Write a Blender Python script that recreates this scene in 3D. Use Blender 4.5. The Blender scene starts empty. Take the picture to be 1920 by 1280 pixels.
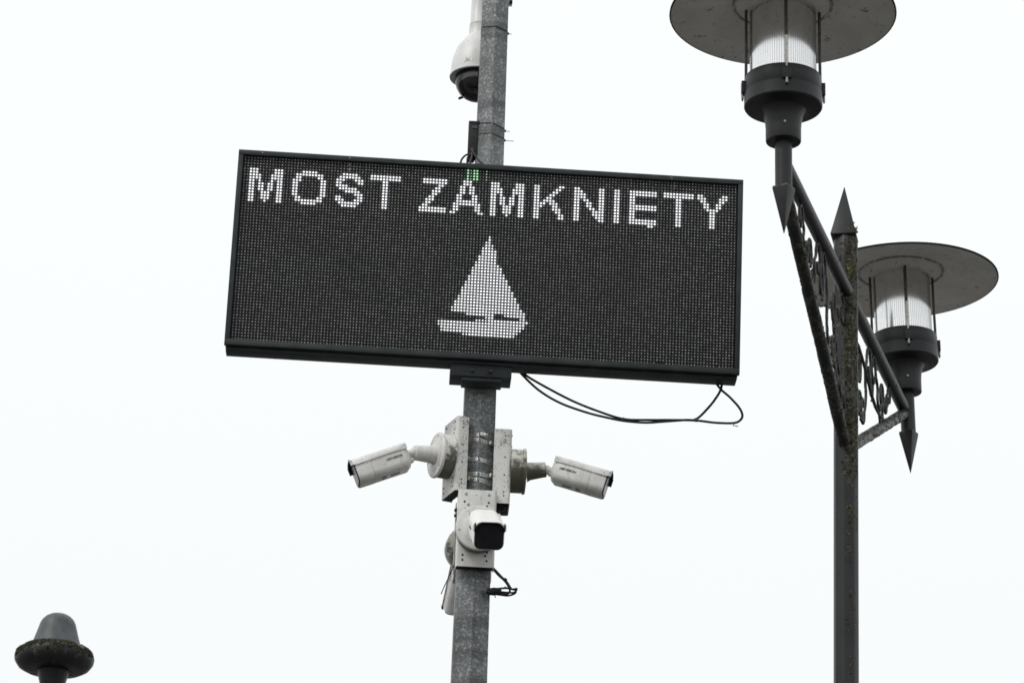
import bpy, bmesh, math, random
from mathutils import Vector, Matrix, noise
R = math.radians
PI = math.pi
rnd = random.Random(7)
scene = bpy.context.scene
C = scene.collection

# ---------------------------------------------------------------- camera, world, sun, exposure
FPX = 6800.0
cam_d = bpy.data.cameras.new('camera')
cam = bpy.data.objects.new('camera', cam_d); C.objects.link(cam)
cam_d.sensor_width = 36.0; cam_d.lens = FPX * 36 / 1920
cam_d.clip_start = 0.2; cam_d.clip_end = 3000
CM = Matrix.Rotation(R(90 + 22), 3, 'X') @ Matrix.Rotation(R(2.06), 3, 'Z')
CO = Vector((0, 0, 1.6))
cam.matrix_world = Matrix.Translation(CO) @ CM.to_4x4()
cam_d.dof.use_dof = True; cam_d.dof.focus_distance = 11.7; cam_d.dof.aperture_fstop = 9.0
scene.camera = cam

world = bpy.data.worlds.new('World'); scene.world = world; world.use_nodes = True
nt = world.node_tree; nt.nodes.clear()
SUN_EL, SUN_AZ = 48, 232          # high veiled sun, behind the camera to the left
out = nt.nodes.new('ShaderNodeOutputWorld')
sky = nt.nodes.new('ShaderNodeTexSky'); sky.sky_type = 'NISHITA'; sky.sun_disc = False
sky.sun_elevation = R(SUN_EL); sky.sun_rotation = R(SUN_AZ); sky.dust_density = 4; sky.air_density = 1.0
b1 = nt.nodes.new('ShaderNodeBackground'); b1.inputs[1].default_value = 0.05
nt.links.new(sky.outputs[0], b1.inputs[0])
tc = nt.nodes.new('ShaderNodeTexCoord'); sx = nt.nodes.new('ShaderNodeSeparateXYZ')
nt.links.new(tc.outputs['Generated'], sx.inputs[0])
mr = nt.nodes.new('ShaderNodeMapRange')
mr.inputs['From Min'].default_value = 0; mr.inputs['From Max'].default_value = 1
mr.inputs['To Min'].default_value = 0.99; mr.inputs['To Max'].default_value = 1.25
nt.links.new(sx.outputs[2], mr.inputs['Value'])
b2 = nt.nodes.new('ShaderNodeBackground'); b2.inputs[0].default_value = (0.955, 0.985, 0.985, 1)
nt.links.new(mr.outputs[0], b2.inputs[1])
mx = nt.nodes.new('ShaderNodeMixShader'); mx.inputs[0].default_value = 0.92    # closed cloud cover hides most of the blue sky
nt.links.new(b1.outputs[0], mx.inputs[1]); nt.links.new(b2.outputs[0], mx.inputs[2]); nt.links.new(mx.outputs[0], out.inputs[0])

sl = bpy.data.lights.new('sun', 'SUN'); sl.energy = 1.25; sl.angle = R(16); sl.color = (1, 0.97, 0.93)
so = bpy.data.objects.new('sun', sl); C.objects.link(so)
SD = Vector((-math.sin(R(52)) * math.cos(R(SUN_EL)), -math.cos(R(52)) * math.cos(R(SUN_EL)), math.sin(R(SUN_EL))))
so.rotation_euler = SD.to_track_quat('Z', 'Y').to_euler()
vs = scene.view_settings
vs.view_transform = 'Standard'; vs.look = 'None'; vs.exposure = 0; vs.gamma = 1; vs.use_curve_mapping = False
scene.render.engine = 'CYCLES'
scene.cycles.pixel_filter_type = 'BLACKMAN_HARRIS'; scene.cycles.filter_width = 1.6

# ---------------------------------------------------------------- surveying helpers
def at(px, py, Y):
    d = CM @ Vector(((px - 960) / FPX, -(py - 640) / FPX, -1)); return CO + d * (Y / d.y)
def atz(px, py, Z):
    d = CM @ Vector(((px - 960) / FPX, -(py - 640) / FPX, -1)); return CO + d * ((Z - CO.z) / d.z)
def proj(P):
    q = CM.transposed() @ (Vector(P) - CO); return 960 + FPX * q.x / -q.z, 640 - FPX * q.y / -q.z
def zof(X, Y, py):
    lo, hi = 0.0, 12.0
    for _ in range(50):
        m = (lo + hi) / 2
        if proj((X, Y, m))[1] > py: lo = m
        else: hi = m
    return lo

# ---------------------------------------------------------------- materials
def new_mat(name):
    m = bpy.data.materials.new(name); m.use_nodes = True
    n = m.node_tree; n.nodes.clear()
    o = n.nodes.new('ShaderNodeOutputMaterial'); p = n.nodes.new('ShaderNodeBsdfPrincipled')
    n.links.new(p.outputs[0], o.inputs[0])
    return m, n, p, o
def nd(n, t, **kw):
    x = n.nodes.new(t)
    for k, v in kw.items(): setattr(x, k, v)
    return x
def noise_n(n, vec, scale, detail=4, rough=0.55):
    t = nd(n, 'ShaderNodeTexNoise'); t.inputs['Scale'].default_value = scale
    t.inputs['Detail'].default_value = detail; t.inputs['Roughness'].default_value = rough
    n.links.new(vec, t.inputs['Vector']); return t.outputs['Fac']
def ramp(n, fac, stops):
    r = nd(n, 'ShaderNodeValToRGB'); e = r.color_ramp.elements
    while len(e) < len(stops): e.new(0.5)
    for i, (p, c) in enumerate(stops):
        e[i].position = p; e[i].color = (c, c, c, 1) if not hasattr(c, '__len__') else (*c, 1)
    n.links.new(fac, r.inputs[0]); return r.outputs[0]
def mixc(n, fac, a, b, blend='MIX'):
    m = nd(n, 'ShaderNodeMix', data_type='RGBA', blend_type=blend)
    for s, v in ((0, fac), (6, a), (7, b)):
        if hasattr(v, 'default_value'): n.links.new(v, m.inputs[s])
        elif hasattr(v, '__len__'): m.inputs[s].default_value = (*v, 1)
        else: m.inputs[s].default_value = v
    return m.outputs[2]
def mth(n, op, a, b=0.0, c=None):
    m = nd(n, 'ShaderNodeMath', operation=op)
    for s, v in ((0, a), (1, b), (2, c)):
        if v is None: continue
        if hasattr(v, 'default_value'): n.links.new(v, m.inputs[s])
        else: m.inputs[s].default_value = v
    return m.outputs[0]
def coord(n, scale=(1, 1, 1), geo=False):
    mp = nd(n, 'ShaderNodeMapping'); mp.inputs['Scale'].default_value = scale
    if geo: n.links.new(nd(n, 'ShaderNodeNewGeometry').outputs['Position'], mp.inputs[0])
    else: n.links.new(nd(n, 'ShaderNodeTexCoord').outputs['Object'], mp.inputs[0])
    return mp.outputs[0]
def bump(n, p, h, s, d=0.001):
    b = nd(n, 'ShaderNodeBump'); b.inputs['Strength'].default_value = s; b.inputs['Distance'].default_value = d
    n.links.new(h, b.inputs['Height']); n.links.new(b.outputs[0], p.inputs['Normal'])

def mat_plain(name, col, rough=0.5, metal=0.0, var=0.15, vs_=60, bs=0.15, spec=0.5):
    m, n, p, o = new_mat(name); v = coord(n, geo=True)
    f = noise_n(n, v, vs_)
    a = tuple(c * (1 - var) for c in col); b = tuple(min(1, c * (1 + var)) for c in col)
    n.links.new(mixc(n, ramp(n, f, [(0.35, 0), (0.65, 1)]), a, b), p.inputs['Base Color'])
    p.inputs['Roughness'].default_value = rough; p.inputs['Metallic'].default_value = metal
    p.inputs['Specular IOR Level'].default_value = spec
    bump(n, p, noise_n(n, v, vs_ * 6, 3), bs)
    return m

def mat_white(name, base, speck, grime, seed=0.0, algae=0.0, algae_dir=None):
    """weathered white paint: fine black specks, faint film of dirt, algae where water lies"""
    m, n, p, o = new_mat(name)
    mp = nd(n, 'ShaderNodeMapping'); mp.inputs['Location'].default_value = (seed, seed * 1.7, -seed)
    n.links.new(nd(n, 'ShaderNodeNewGeometry').outputs['Position'], mp.inputs[0]); v = mp.outputs[0]
    film = ramp(n, noise_n(n, v, 14, 5, 0.6), [(0.3, 0), (0.75, 1)])
    c = mixc(n, mth(n, 'MULTIPLY', film, grime), base, (0.30, 0.28, 0.24))
    st = coord(n, (60, 60, 5), geo=True)
    streak = ramp(n, noise_n(n, st, 1.0, 3), [(0.52, 0), (0.72, 1)])
    c = mixc(n, mth(n, 'MULTIPLY', streak, grime * 0.6), c, (0.22, 0.20, 0.17))
    big = ramp(n, noise_n(n, v, 9, 2), [(0.35, 0.0), (0.65, 1)])
    dn = noise_n(n, v, 26, 3, 0.6)
    sp = ramp(n, mth(n, 'ADD', noise_n(n, v, 190, 6, 0.78), mth(n, 'MULTIPLY', mth(n, 'SUBTRACT', dn, 0.5), 0.35)), [(0.665 - speck * 0.05, 0), (0.71 - speck * 0.05, 1)])
    sp = mth(n, 'MULTIPLY', sp, mth(n, 'MULTIPLY_ADD', big, 0.5, 0.45))
    c = mixc(n, sp, c, (0.035, 0.035, 0.03))
    if algae > 0:
        sz = nd(n, 'ShaderNodeSeparateXYZ'); n.links.new(nd(n, 'ShaderNodeTexCoord').outputs['Generated'], sz.inputs[0])
        al = mth(n, 'ADD', mth(n, 'MULTIPLY', mth(n, 'SUBTRACT', 0.62, sz.outputs[2]), 0.55), noise_n(n, v, 45, 6, 0.7))
        al = ramp(n, al, [(0.60 - algae * 0.1, 0), (0.74 - algae * 0.1, 1)])
        c = mixc(n, mth(n, 'MULTIPLY', al, 0.92), c, mixc(n, noise_n(n, v, 120), (0.02, 0.02, 0.014), (0.10, 0.095, 0.055)))
    n.links.new(c, p.inputs['Base Color'])
    p.inputs['Roughness'].default_value = 0.42
    bump(n, p, noise_n(n, v, 300, 3), 0.12)
    return m

def mat_galv():
    m, n, p, o = new_mat('galvanised_steel'); v = coord(n, (1, 1, 1.0), geo=True)
    vo = nd(n, 'ShaderNodeTexVoronoi'); vo.inputs['Scale'].default_value = 150; vo.inputs['Randomness'].default_value = 1
    dist = nd(n, 'ShaderNodeVectorMath', operation='ADD'); wob = nd(n, 'ShaderNodeTexNoise'); wob.inputs['Scale'].default_value = 90
    n.links.new(v, wob.inputs['Vector'])
    sc = nd(n, 'ShaderNodeVectorMath', operation='SCALE'); sc.inputs['Scale'].default_value = 0.012
    n.links.new(wob.outputs['Color'], sc.inputs[0]); n.links.new(v, dist.inputs[0]); n.links.new(sc.outputs[0], dist.inputs[1])
    n.links.new(dist.outputs[0], vo.inputs['Vector'])
    cell = ramp(n, vo.outputs['Color'], [(0.2, (0.13, 0.14, 0.145)), (0.62, (0.175, 0.185, 0.19)), (0.90, (0.34, 0.35, 0.35))])
    big = ramp(n, noise_n(n, coord(n, (1, 1, 0.35), geo=True), 9, 5), [(0.33, 0.55), (0.66, 1.18)])
    c = mixc(n, 1.0, cell, big, 'MULTIPLY')
    dirt = ramp(n, noise_n(n, v, 55, 4, 0.7), [(0.60, 0), (0.68, 1)])
    c = mixc(n, mth(n, 'MULTIPLY', dirt, 0.55), c, (0.035, 0.037, 0.037))
    band = ramp(n, noise_n(n, coord(n, (1.5, 1.5, 14), geo=True), 1.0, 3), [(0.54, 0), (0.62, 1)])
    c = mixc(n, mth(n, 'MULTIPLY', band, 0.62), c, (0.05, 0.054, 0.056))
    pale = ramp(n, noise_n(n, coord(n, (1, 1, 1.8), geo=True), 95, 6, 0.8), [(0.575, 0), (0.63, 1)])
    c = mixc(n, mth(n, 'MULTIPLY', pale, 0.6), c, (0.50, 0.51, 0.50))
    pit = ramp(n, noise_n(n, v, 210, 4, 0.7), [(0.66, 0), (0.70, 1)])
    c = mixc(n, mth(n, 'MULTIPLY', pit, 0.8), c, (0.02, 0.02, 0.02))
    n.links.new(c, p.inputs['Base Color'])
    p.inputs['Metallic'].default_value = 0.25; p.inputs['Roughness'].default_value = 0.55
    bump(n, p, noise_n(n, v, 130, 4), 0.25)
    return m

def mat_post(name, moss_amt, strip=False):
    m, n, p, o = new_mat(name); v = coord(n, geo=True)
    base = mixc(n, ramp(n, noise_n(n, v, 12, 4), [(0.3, 0), (0.7, 1)]), (0.013, 0.014, 0.015), (0.023, 0.0225, 0.025))
    grit = ramp(n, noise_n(n, v, 420, 3, 0.7), [(0.62, 0), (0.70, 1)])
    base = mixc(n, mth(n, 'MULTIPLY', grit, 0.16), base, (0.25, 0.25, 0.24))
    f = ramp(n, noise_n(n, v, 26, 7, 0.72), [(0.66 - moss_amt * 0.22, 0), (0.72 - moss_amt * 0.22, 1)])
    if strip:                                             # algae and lichen grow on one side of the post, mostly high up
        s = nd(n, 'ShaderNodeSeparateXYZ'); n.links.new(nd(n, 'ShaderNodeTexCoord').outputs['Object'], s.inputs[0])
        a = ramp(n, mth(n, 'MULTIPLY_ADD', s.outputs[0], 12.0, 0.5), [(0.34, 0), (0.52, 1), (0.88, 1), (0.94, 0.2)])
        zz = ramp(n, mth(n, 'MULTIPLY', s.outputs[2], 0.1), [(0.50, 0.15), (0.535, 0.75), (0.56, 1)])
        w = mth(n, 'MULTIPLY', a, zz)
        f = ramp(n, mth(n, 'MULTIPLY_ADD', w, 0.30, noise_n(n, v, 38, 7, 0.75)), [(0.675, 0), (0.745, 1)])
    mc = mixc(n, ramp(n, noise_n(n, v, 110, 5, 0.7), [(0.4, 0), (0.62, 1)]), (0.020, 0.021, 0.016), (0.115, 0.114, 0.088))
    c = mixc(n, mth(n, 'MULTIPLY', f, 0.9), base, mc)
    n.links.new(c, p.inputs['Base Color'])
    p.inputs['Specular IOR Level'].default_value = 0.3
    rr = mth(n, 'MULTIPLY_ADD', f, 0.45, 0.42); n.links.new(rr, p.inputs['Roughness'])
    bump(n, p, mth(n, 'ADD', noise_n(n, v, 240, 4), mth(n, 'MULTIPLY', f, 1.2)), 0.45)
    return m

def mat_lichen(name, cols):
    m, n, p, o = new_mat(name); v = coord(n, geo=True)
    c = ramp(n, noise_n(n, v, 70, 5, 0.7), [(0.30, cols[0]), (0.48, cols[1]), (0.60, cols[2]), (0.72, cols[3])])
    n.links.new(c, p.inputs['Base Color']); p.inputs['Roughness'].default_value = 0.95
    p.inputs['Specular IOR Level'].default_value = 0.1
    bump(n, p, noise_n(n, v, 500, 4), 0.6)
    return m

def mat_shade(name='lamp_shade_enamel', th=0.585):
    m, n, p, o = new_mat(name); v = coord(n, geo=True)
    c = mixc(n, ramp(n, noise_n(n, v, 6, 4), [(0.3, 0), (0.7, 1)]), (0.58, 0.56, 0.53), (0.76, 0.735, 0.70))
    d = ramp(n, noise_n(n, v, 34, 7, 0.75), [(th, 0), (th + 0.055, 1)])
    c = mixc(n, mth(n, 'MULTIPLY', d, 0.65), c, (0.055, 0.048, 0.038))
    s = ramp(n, noise_n(n, v, 110, 4, 0.6), [(0.66, 0), (0.70, 1)])
    c = mixc(n, s, c, (0.03, 0.028, 0.024))
    n.links.new(c, p.inputs['Base Color']); p.inputs['Roughness'].default_value = 0.6
    bump(n, p, noise_n(n, v, 160, 4), 0.15)
    return m

def mat_glass(z0):
    """ribbed lamp cylinder: clear above, sky brightness painted in as white near its foot (band top at object z = z0)"""
    m, n, p, o = new_mat('ribbed_lamp_glass')
    n.nodes.remove(p)
    tcn = nd(n, 'ShaderNodeTexCoord'); s = nd(n, 'ShaderNodeSeparateXYZ'); n.links.new(tcn.outputs['Object'], s.inputs[0])
    h = mth(n, 'SUBTRACT', s.outputs[2], z0)
    h = mth(n, 'ADD', h, mth(n, 'MULTIPLY', mth(n, 'SUBTRACT', noise_n(n, coord(n, geo=True), 30), 0.5), 0.02))
    fr = ramp(n, mth(n, 'DIVIDE', h, 0.2), [(0.33, 1), (0.43, 0.30), (0.80, 0.0)])  # whiter foot: mirrored sky light put into the glass colour
    ang = mth(n, 'ARCTAN2', s.outputs[0], s.outputs[1])
    rib = mth(n, 'MULTIPLY_ADD', mth(n, 'SINE', mth(n, 'MULTIPLY', ang, 88)), 0.5, 0.5)
    tr = nd(n, 'ShaderNodeBsdfTransparent'); tl = nd(n, 'ShaderNodeBsdfTranslucent'); df = nd(n, 'ShaderNodeBsdfDiffuse'); gl = nd(n, 'ShaderNodeBsdfGlossy')
    tl.inputs[0].default_value = (0.95, 0.95, 0.95, 1); gl.inputs['Roughness'].default_value = 0.13
    n.links.new(mixc(n, rib, (0.70, 0.70, 0.70), (0.96, 0.96, 0.96)), tr.inputs[0])
    dirt = ramp(n, noise_n(n, coord(n, geo=True), 150, 4, 0.65), [(0.66, 0.98), (0.72, 0.08)])
    n.links.new(dirt, df.inputs[0]); n.links.new(dirt, tl.inputs[0])
    m1 = nd(n, 'ShaderNodeMixShader'); m1.inputs[0].default_value = 0.5
    n.links.new(tl.outputs[0], m1.inputs[1]); n.links.new(df.outputs[0], m1.inputs[2])
    m2 = nd(n, 'ShaderNodeMixShader'); n.links.new(mth(n, 'MULTIPLY_ADD', fr, 0.22, 0.06), m2.inputs[0])
    n.links.new(tr.outputs[0], m2.inputs[1]); n.links.new(m1.outputs[0], m2.inputs[2])
    # the prismatic ribs turn light back like many narrow mirrors
    n.links.new(dirt, gl.inputs[0])
    m3 = nd(n, 'ShaderNodeMixShader'); n.links.new(mth(n, 'MULTIPLY_ADD', rib, 0.40, 0.50), m3.inputs[0])
    n.links.new(m2.outputs[0], m3.inputs[1]); n.links.new(gl.outputs[0], m3.inputs[2])
    n.links.new(m3.outputs[0], o.inputs[0])
    return m

def mat_emit(name, col, st):
    m, n, p, o = new_mat(name)
    p.inputs['Base Color'].default_value = (*[min(c, 0.9) for c in col], 1)
    p.inputs['Emission Color'].default_value = (*col, 1); p.inputs['Emission Strength'].default_value = st
    p.inputs['Roughness'].default_value = 0.5
    return m

def mat_mask():
    m, n, p, o = new_mat('led_mask_plastic')
    oi = nd(n, 'ShaderNodeObjectInfo')
    c = mixc(n, oi.outputs['Random'], (0.018, 0.020, 0.021), (0.023, 0.0195, 0.0215))
    f = noise_n(n, coord(n, geo=True), 9, 4)
    c = mixc(n, mth(n, 'MULTIPLY', ramp(n, f, [(0.4, 0), (0.7, 1)]), 0.5), c, (0.027, 0.027, 0.026))
    n.links.new(c, p.inputs['Base Color']); p.inputs['Roughness'].default_value = 0.75
    p.inputs['Specular IOR Level'].default_value = 0.18
    return m

M = {}
M['galv'] = mat_galv()
M['frame'] = mat_plain('sign_frame_paint', (0.022, 0.027, 0.029), 0.5, 0, 0.3, 18, 0.15, 0.28)
M['black'] = mat_plain('black_rubber', (0.014, 0.014, 0.015), 0.6, 0, 0.2, 60, 0.2, 0.3)
M['mask'] = mat_mask()
M['led_off'] = mat_plain('unlit_led_lens', (0.82, 0.83, 0.82), 0.35, 0, 0.05, 40, 0.0)
M['led_on'] = mat_emit('lit_led_white', (0.93, 0.96, 1.0), 1.35)
M['led_glow'] = mat_emit('led_bloom_glow', (0.90, 0.92, 1.0), 0.10)
M['led_green_glow'] = mat_emit('green_bloom_glow', (0.12, 0.75, 0.2), 0.07)
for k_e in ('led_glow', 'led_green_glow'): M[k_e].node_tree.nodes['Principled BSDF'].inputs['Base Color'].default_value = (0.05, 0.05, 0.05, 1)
M['led_green'] = mat_emit('lit_led_green', (0.50, 1.0, 0.56), 1.1)
M['led_green_dim'] = mat_emit('dim_led_green', (0.45, 0.80, 0.48), 0.7)
M['white'] = mat_white('camera_white_paint', (0.77, 0.76, 0.74), 1.2, 0.50, 0.0)
M['white_front'] = mat_white('clean_camera_paint', (0.88, 0.88, 0.86), 0.3, 0.12, 4.0)
M['white_sheet'] = mat_white('bracket_white_paint', (0.75, 0.74, 0.72), 2.3, 0.42, 2.0)
M['white_sheet_clean'] = mat_white('bracket_pale_paint', (0.79, 0.785, 0.765), 1.2, 0.45, 3.0)
M['white_box'] = mat_white('junction_box_paint', (0.74, 0.725, 0.69), 1.3, 0.38, 5.0, algae=1.0)
M['white_box_mossy'] = mat_white('mossy_junction_box_paint', (0.62, 0.60, 0.56), 2.2, 0.5, 6.5, algae=1.7)
M['ptz'] = mat_white('dome_housing_paint', (0.76, 0.76, 0.755), 1.0, 0.30, 8.0)
M['lens'] = mat_plain('smoked_lens', (0.012, 0.012, 0.015), 0.08, 0, 0.1, 20, 0.0, 0.6)
m, n, p, o = new_mat('clear_bubble'); n.nodes.remove(p)
_t = nd(n, 'ShaderNodeBsdfTransparent'); _g = nd(n, 'ShaderNodeBsdfGlossy'); _g.inputs['Roughness'].default_value = 0.06
_l = nd(n, 'ShaderNodeFresnel'); _l.inputs['IOR'].default_value = 1.5; _m = nd(n, 'ShaderNodeMixShader')
n.links.new(_l.outputs[0], _m.inputs[0]); n.links.new(_t.outputs[0], _m.inputs[1]); n.links.new(_g.outputs[0], _m.inputs[2]); n.links.new(_m.outputs[0], o.inputs[0]); M['bubble'] = m
M['window'] = mat_plain('camera_window', (0.016, 0.015, 0.019), 0.25, 0, 0.2, 30, 0.0, 0.2)
M['ink'] = mat_plain('printed_ink', (0.05, 0.05, 0.05), 0.6, 0, 0.2, 60, 0.0)
M['clamp'] = mat_plain('stainless_band', (0.68, 0.67, 0.64), 0.32, 0.6, 0.35, 120, 0.2)
M['screw'] = mat_plain('zinc_screw', (0.28, 0.28, 0.27), 0.4, 0.7, 0.3, 200, 0.2)
M['hole'] = mat_plain('dark_hole', (0.010, 0.010, 0.010), 0.9, 0, 0.1, 60, 0.0, 0.1)
M['post'] = mat_post('lamp_post_paint', 0.28)
M['post_strip'] = mat_post('lamp_post_paint_algae_side', 0.0, True)
M['post_mossy'] = mat_post('mossy_iron', 0.75)
M['lamp'] = mat_post('lamp_head_paint', 0.0)
M['shade'] = mat_shade(); M['shade_dirty'] = mat_shade('grimy_enamel', 0.44)
M['grime'] = mat_plain('shade_grime', (0.028, 0.025, 0.020), 0.9, 0, 0.4, 80, 0.4, 0.1)
M['rod'] = mat_white('peeling_rod_paint', (0.84, 0.79, 0.74), 2.2, 0.35, 9.0)
M['rod_dark'] = mat_plain('dark_rod_paint', (0.055, 0.050, 0.048), 0.5, 0, 0.4, 90, 0.3)
M['lichen'] = mat_lichen('lichen', [(0.025, 0.025, 0.018), (0.060, 0.057, 0.040), (0.12, 0.12, 0.10), (0.26, 0.26, 0.23)])
M['lichen_yellow'] = mat_lichen('yellow_lichen', [(0.04, 0.035, 0.012), (0.10, 0.085, 0.025), (0.17, 0.145, 0.045), (0.24, 0.21, 0.09)])
M['moss'] = mat_lichen('dark_moss', [(0.012, 0.013, 0.009), (0.028, 0.029, 0.017), (0.055, 0.055, 0.030), (0.11, 0.11, 0.06)])
M['cap'] = mat_plain('grey_cast_cap', (0.070, 0.076, 0.083), 0.5, 0, 0.25, 25, 0.3, 0.35)
M['cap_brim'] = mat_post('cap_brim_iron', 0.55)
M['sticker'] = mat_plain('paper_label', (0.74, 0.73, 0.66), 0.6, 0, 0.08, 200, 0.0)
M['dropping'] = mat_plain('bird_lime', (0.55, 0.55, 0.52), 0.8, 0, 0.3, 300, 0.3)

def mat_ground():
    m, n, p, o = new_mat('paving_grey'); v = coord(n, geo=True)
    br = nd(n, 'ShaderNodeTexBrick'); br.inputs['Scale'].default_value = 5
    br.inputs['Color1'].default_value = (0.075, 0.074, 0.070, 1); br.inputs['Color2'].default_value = (0.10, 0.098, 0.093, 1)
    br.inputs['Mortar'].default_value = (0.045, 0.045, 0.042, 1); br.inputs['Mortar Size'].default_value = 0.012
    n.links.new(v, br.inputs['Vector'])
    c = mixc(n, ramp(n, noise_n(n, v, 0.6, 6), [(0.3, 0), (0.7, 0.5)]), br.outputs['Color'], (0.06, 0.06, 0.057))
    n.links.new(c, p.inputs['Base Color']); p.inputs['Roughness'].default_value = 0.85
    bump(n, p, noise_n(n, v, 60, 4), 0.3, 0.003)
    return m
M['ground'] = mat_ground()

# ---------------------------------------------------------------- mesh builder
def basis(axis, up=Vector((0, 0, 1))):
    z = Vector(axis).normalized(); u = Vector(up)
    if abs(z.dot(u)) > 0.98: u = Vector((1, 0, 0))
    x = u.cross(z).normalized(); y = z.cross(x); return Matrix((x, y, z)).transposed()
class MB:
    def __init__(s): s.v = []; s.f = []
    def add(s, vs_, fs):
        k = len(s.v); s.v += [Vector(a) for a in vs_]; s.f += [tuple(i + k for i in f) for f in fs]; return s
    def box(s, c, size, rot=None):
        h = [a / 2 for a in size]; rot = rot or Matrix.Identity(3); c = Vector(c)
        vs_ = [c + rot @ Vector((x * h[0], y * h[1], z * h[2])) for x in (-1, 1) for y in (-1, 1) for z in (-1, 1)]
        return s.add(vs_, [(0, 1, 3, 2), (4, 6, 7, 5), (0, 4, 5, 1), (2, 3, 7, 6), (0, 2, 6, 4), (1, 5, 7, 3)])
    def lathe(s, prof, o=(0, 0, 0), axis=(0, 0, 1), n=32, rot=0.0, ry=1.0, closed=False):
        B = basis(axis); o = Vector(o); k = len(s.v); m = len(prof)
        for r, z in prof:
            for i in range(n):
                a = rot + 2 * PI * i / n
                s.v.append(o + B @ Vector((r * math.cos(a), r * ry * math.sin(a), z)))
        for j in range(m - 1 + (1 if closed else 0)):
            j2 = (j + 1) % m
            for i in range(n):
                i2 = (i + 1) % n; s.f.append((k + j * n + i, k + j * n + i2, k + j2 * n + i2, k + j2 * n + i))
        if not closed:
            s.f.append(tuple(k + i for i in reversed(range(n)))); s.f.append(tuple(k + (m - 1) * n + i for i in range(n)))
        return s
    def cyl(s, p0, p1, r0, r1=None, n=20):
        p0, p1 = Vector(p0), Vector(p1); r1 = r0 if r1 is None else r1
        return s.lathe([(r0, 0), (r1, (p1 - p0).length)], p0, p1 - p0, n)
    def tube(s, pts, r, n=8, flat=1.0, jit=0.0):
        pts = [Vector(p) for p in pts]; k = len(s.v); m = len(pts)
        t = [(pts[min(i + 1, m - 1)] - pts[max(i - 1, 0)]).normalized() for i in range(m)]
        up = Vector((0, 0, 1)) if abs(t[0].z) < 0.9 else Vector((1, 0, 0))
        x = up.cross(t[0]).normalized()
        for i in range(m):
            x = (x - t[i] * x.dot(t[i])).normalized(); y = t[i].cross(x)
            for j in range(n):
                a = 2 * PI * j / n; rr = (r[i] if hasattr(r, '__len__') else r) * (1 + rnd.uniform(-jit, jit))
                s.v.append(pts[i] + x * math.cos(a) * rr + y * math.sin(a) * rr * flat)
        for i in range(m - 1):
            for j in range(n):
                j2 = (j + 1) % n; s.f.append((k + i * n + j, k + i * n + j2, k + (i + 1) * n + j2, k + (i + 1) * n + j))
        s.f.append(tuple(k + j for j in reversed(range(n)))); s.f.append(tuple(k + (m - 1) * n + j for j in range(n)))
        return s
    def loft(s, rings, cap=True):
        k = len(s.v); n = len(rings[0])
        for r in rings: s.v += [Vector(p) for p in r]
        for j in range(len(rings) - 1):
            for i in range(n):
                i2 = (i + 1) % n; s.f.append((k + j * n + i, k + j * n + i2, k + (j + 1) * n + i2, k + (j + 1) * n + i))
        if cap: s.f.append(tuple(k + i for i in reversed(range(n)))); s.f.append(tuple(k + (len(rings) - 1) * n + i for i in range(n)))
        return s
    def build(s, name, mat, parent=None, bevel=0.0, smooth=30, label=None, kind=None, local=False, mesh_only=False, wobble=0.0, seg=2):
        """vertices are in world space (moved into the parent's space) unless local"""
        me = bpy.data.meshes.new(name)
        off = Vector((0, 0, 0)) if (parent is None or local) else worldloc(parent)
        me.from_pydata([tuple(a - off) for a in s.v], [], s.f)
        bm = bmesh.new(); bm.from_mesh(me)
        bmesh.ops.recalc_face_normals(bm, faces=bm.faces)
        if bevel:
            ed = [e for e in bm.edges if len(e.link_faces) == 2 and e.calc_face_angle(0) > R(35)]
            bmesh.ops.bevel(bm, geom=ed, offset=bevel, segments=seg, profile=0.5, affect='EDGES', clamp_overlap=True)
        if wobble:
            for v_ in bm.verts:
                q = v_.co * 40; v_.co += Vector((noise.noise(q), noise.noise(q + Vector((9, 0, 0))), noise.noise(q + Vector((0, 9, 0))))) * wobble
        bm.to_mesh(me); bm.free()
        me.polygons.foreach_set('use_smooth', [True] * len(me.polygons)); me.set_sharp_from_angle(angle=R(smooth))
        me.materials.append(M[mat] if isinstance(mat, str) else mat)
        if mesh_only: return me
        o = bpy.data.objects.new(name, me); C.objects.link(o)
        if parent is not None: o.parent = parent
        if label: o['label'] = label
        if kind: o['kind'] = kind
        return o
def worldloc(o):
    v = Vector(o.location)
    while o.parent is not None: o = o.parent; v += Vector(o.location)
    return v
def tag(o, label, cat, group=None):
    o['label'] = label; o['category'] = cat
    if group: o['group'] = group
    return o
def thing(name, label, cat, loc, group=None):
    o = bpy.data.objects.new(name, None); C.objects.link(o); o.location = loc; o.empty_display_size = 0.05
    return tag(o, label, cat, group)
def smooth_path(pts, n=8):
    pts = [Vector(p) for p in pts]; P = [pts[0] * 2 - pts[1]] + pts + [pts[-1] * 2 - pts[-2]]; o = []
    for i in range(1, len(P) - 2):
        a, b, c, d = P[i - 1:i + 3]
        for k in range(n):
            t = k / n
            o.append(0.5 * (2 * b + (c - a) * t + (2 * a - 5 * b + 4 * c - d) * t * t + (3 * b - a - 3 * c + d) * t ** 3))
    return o + [pts[-1]]
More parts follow.
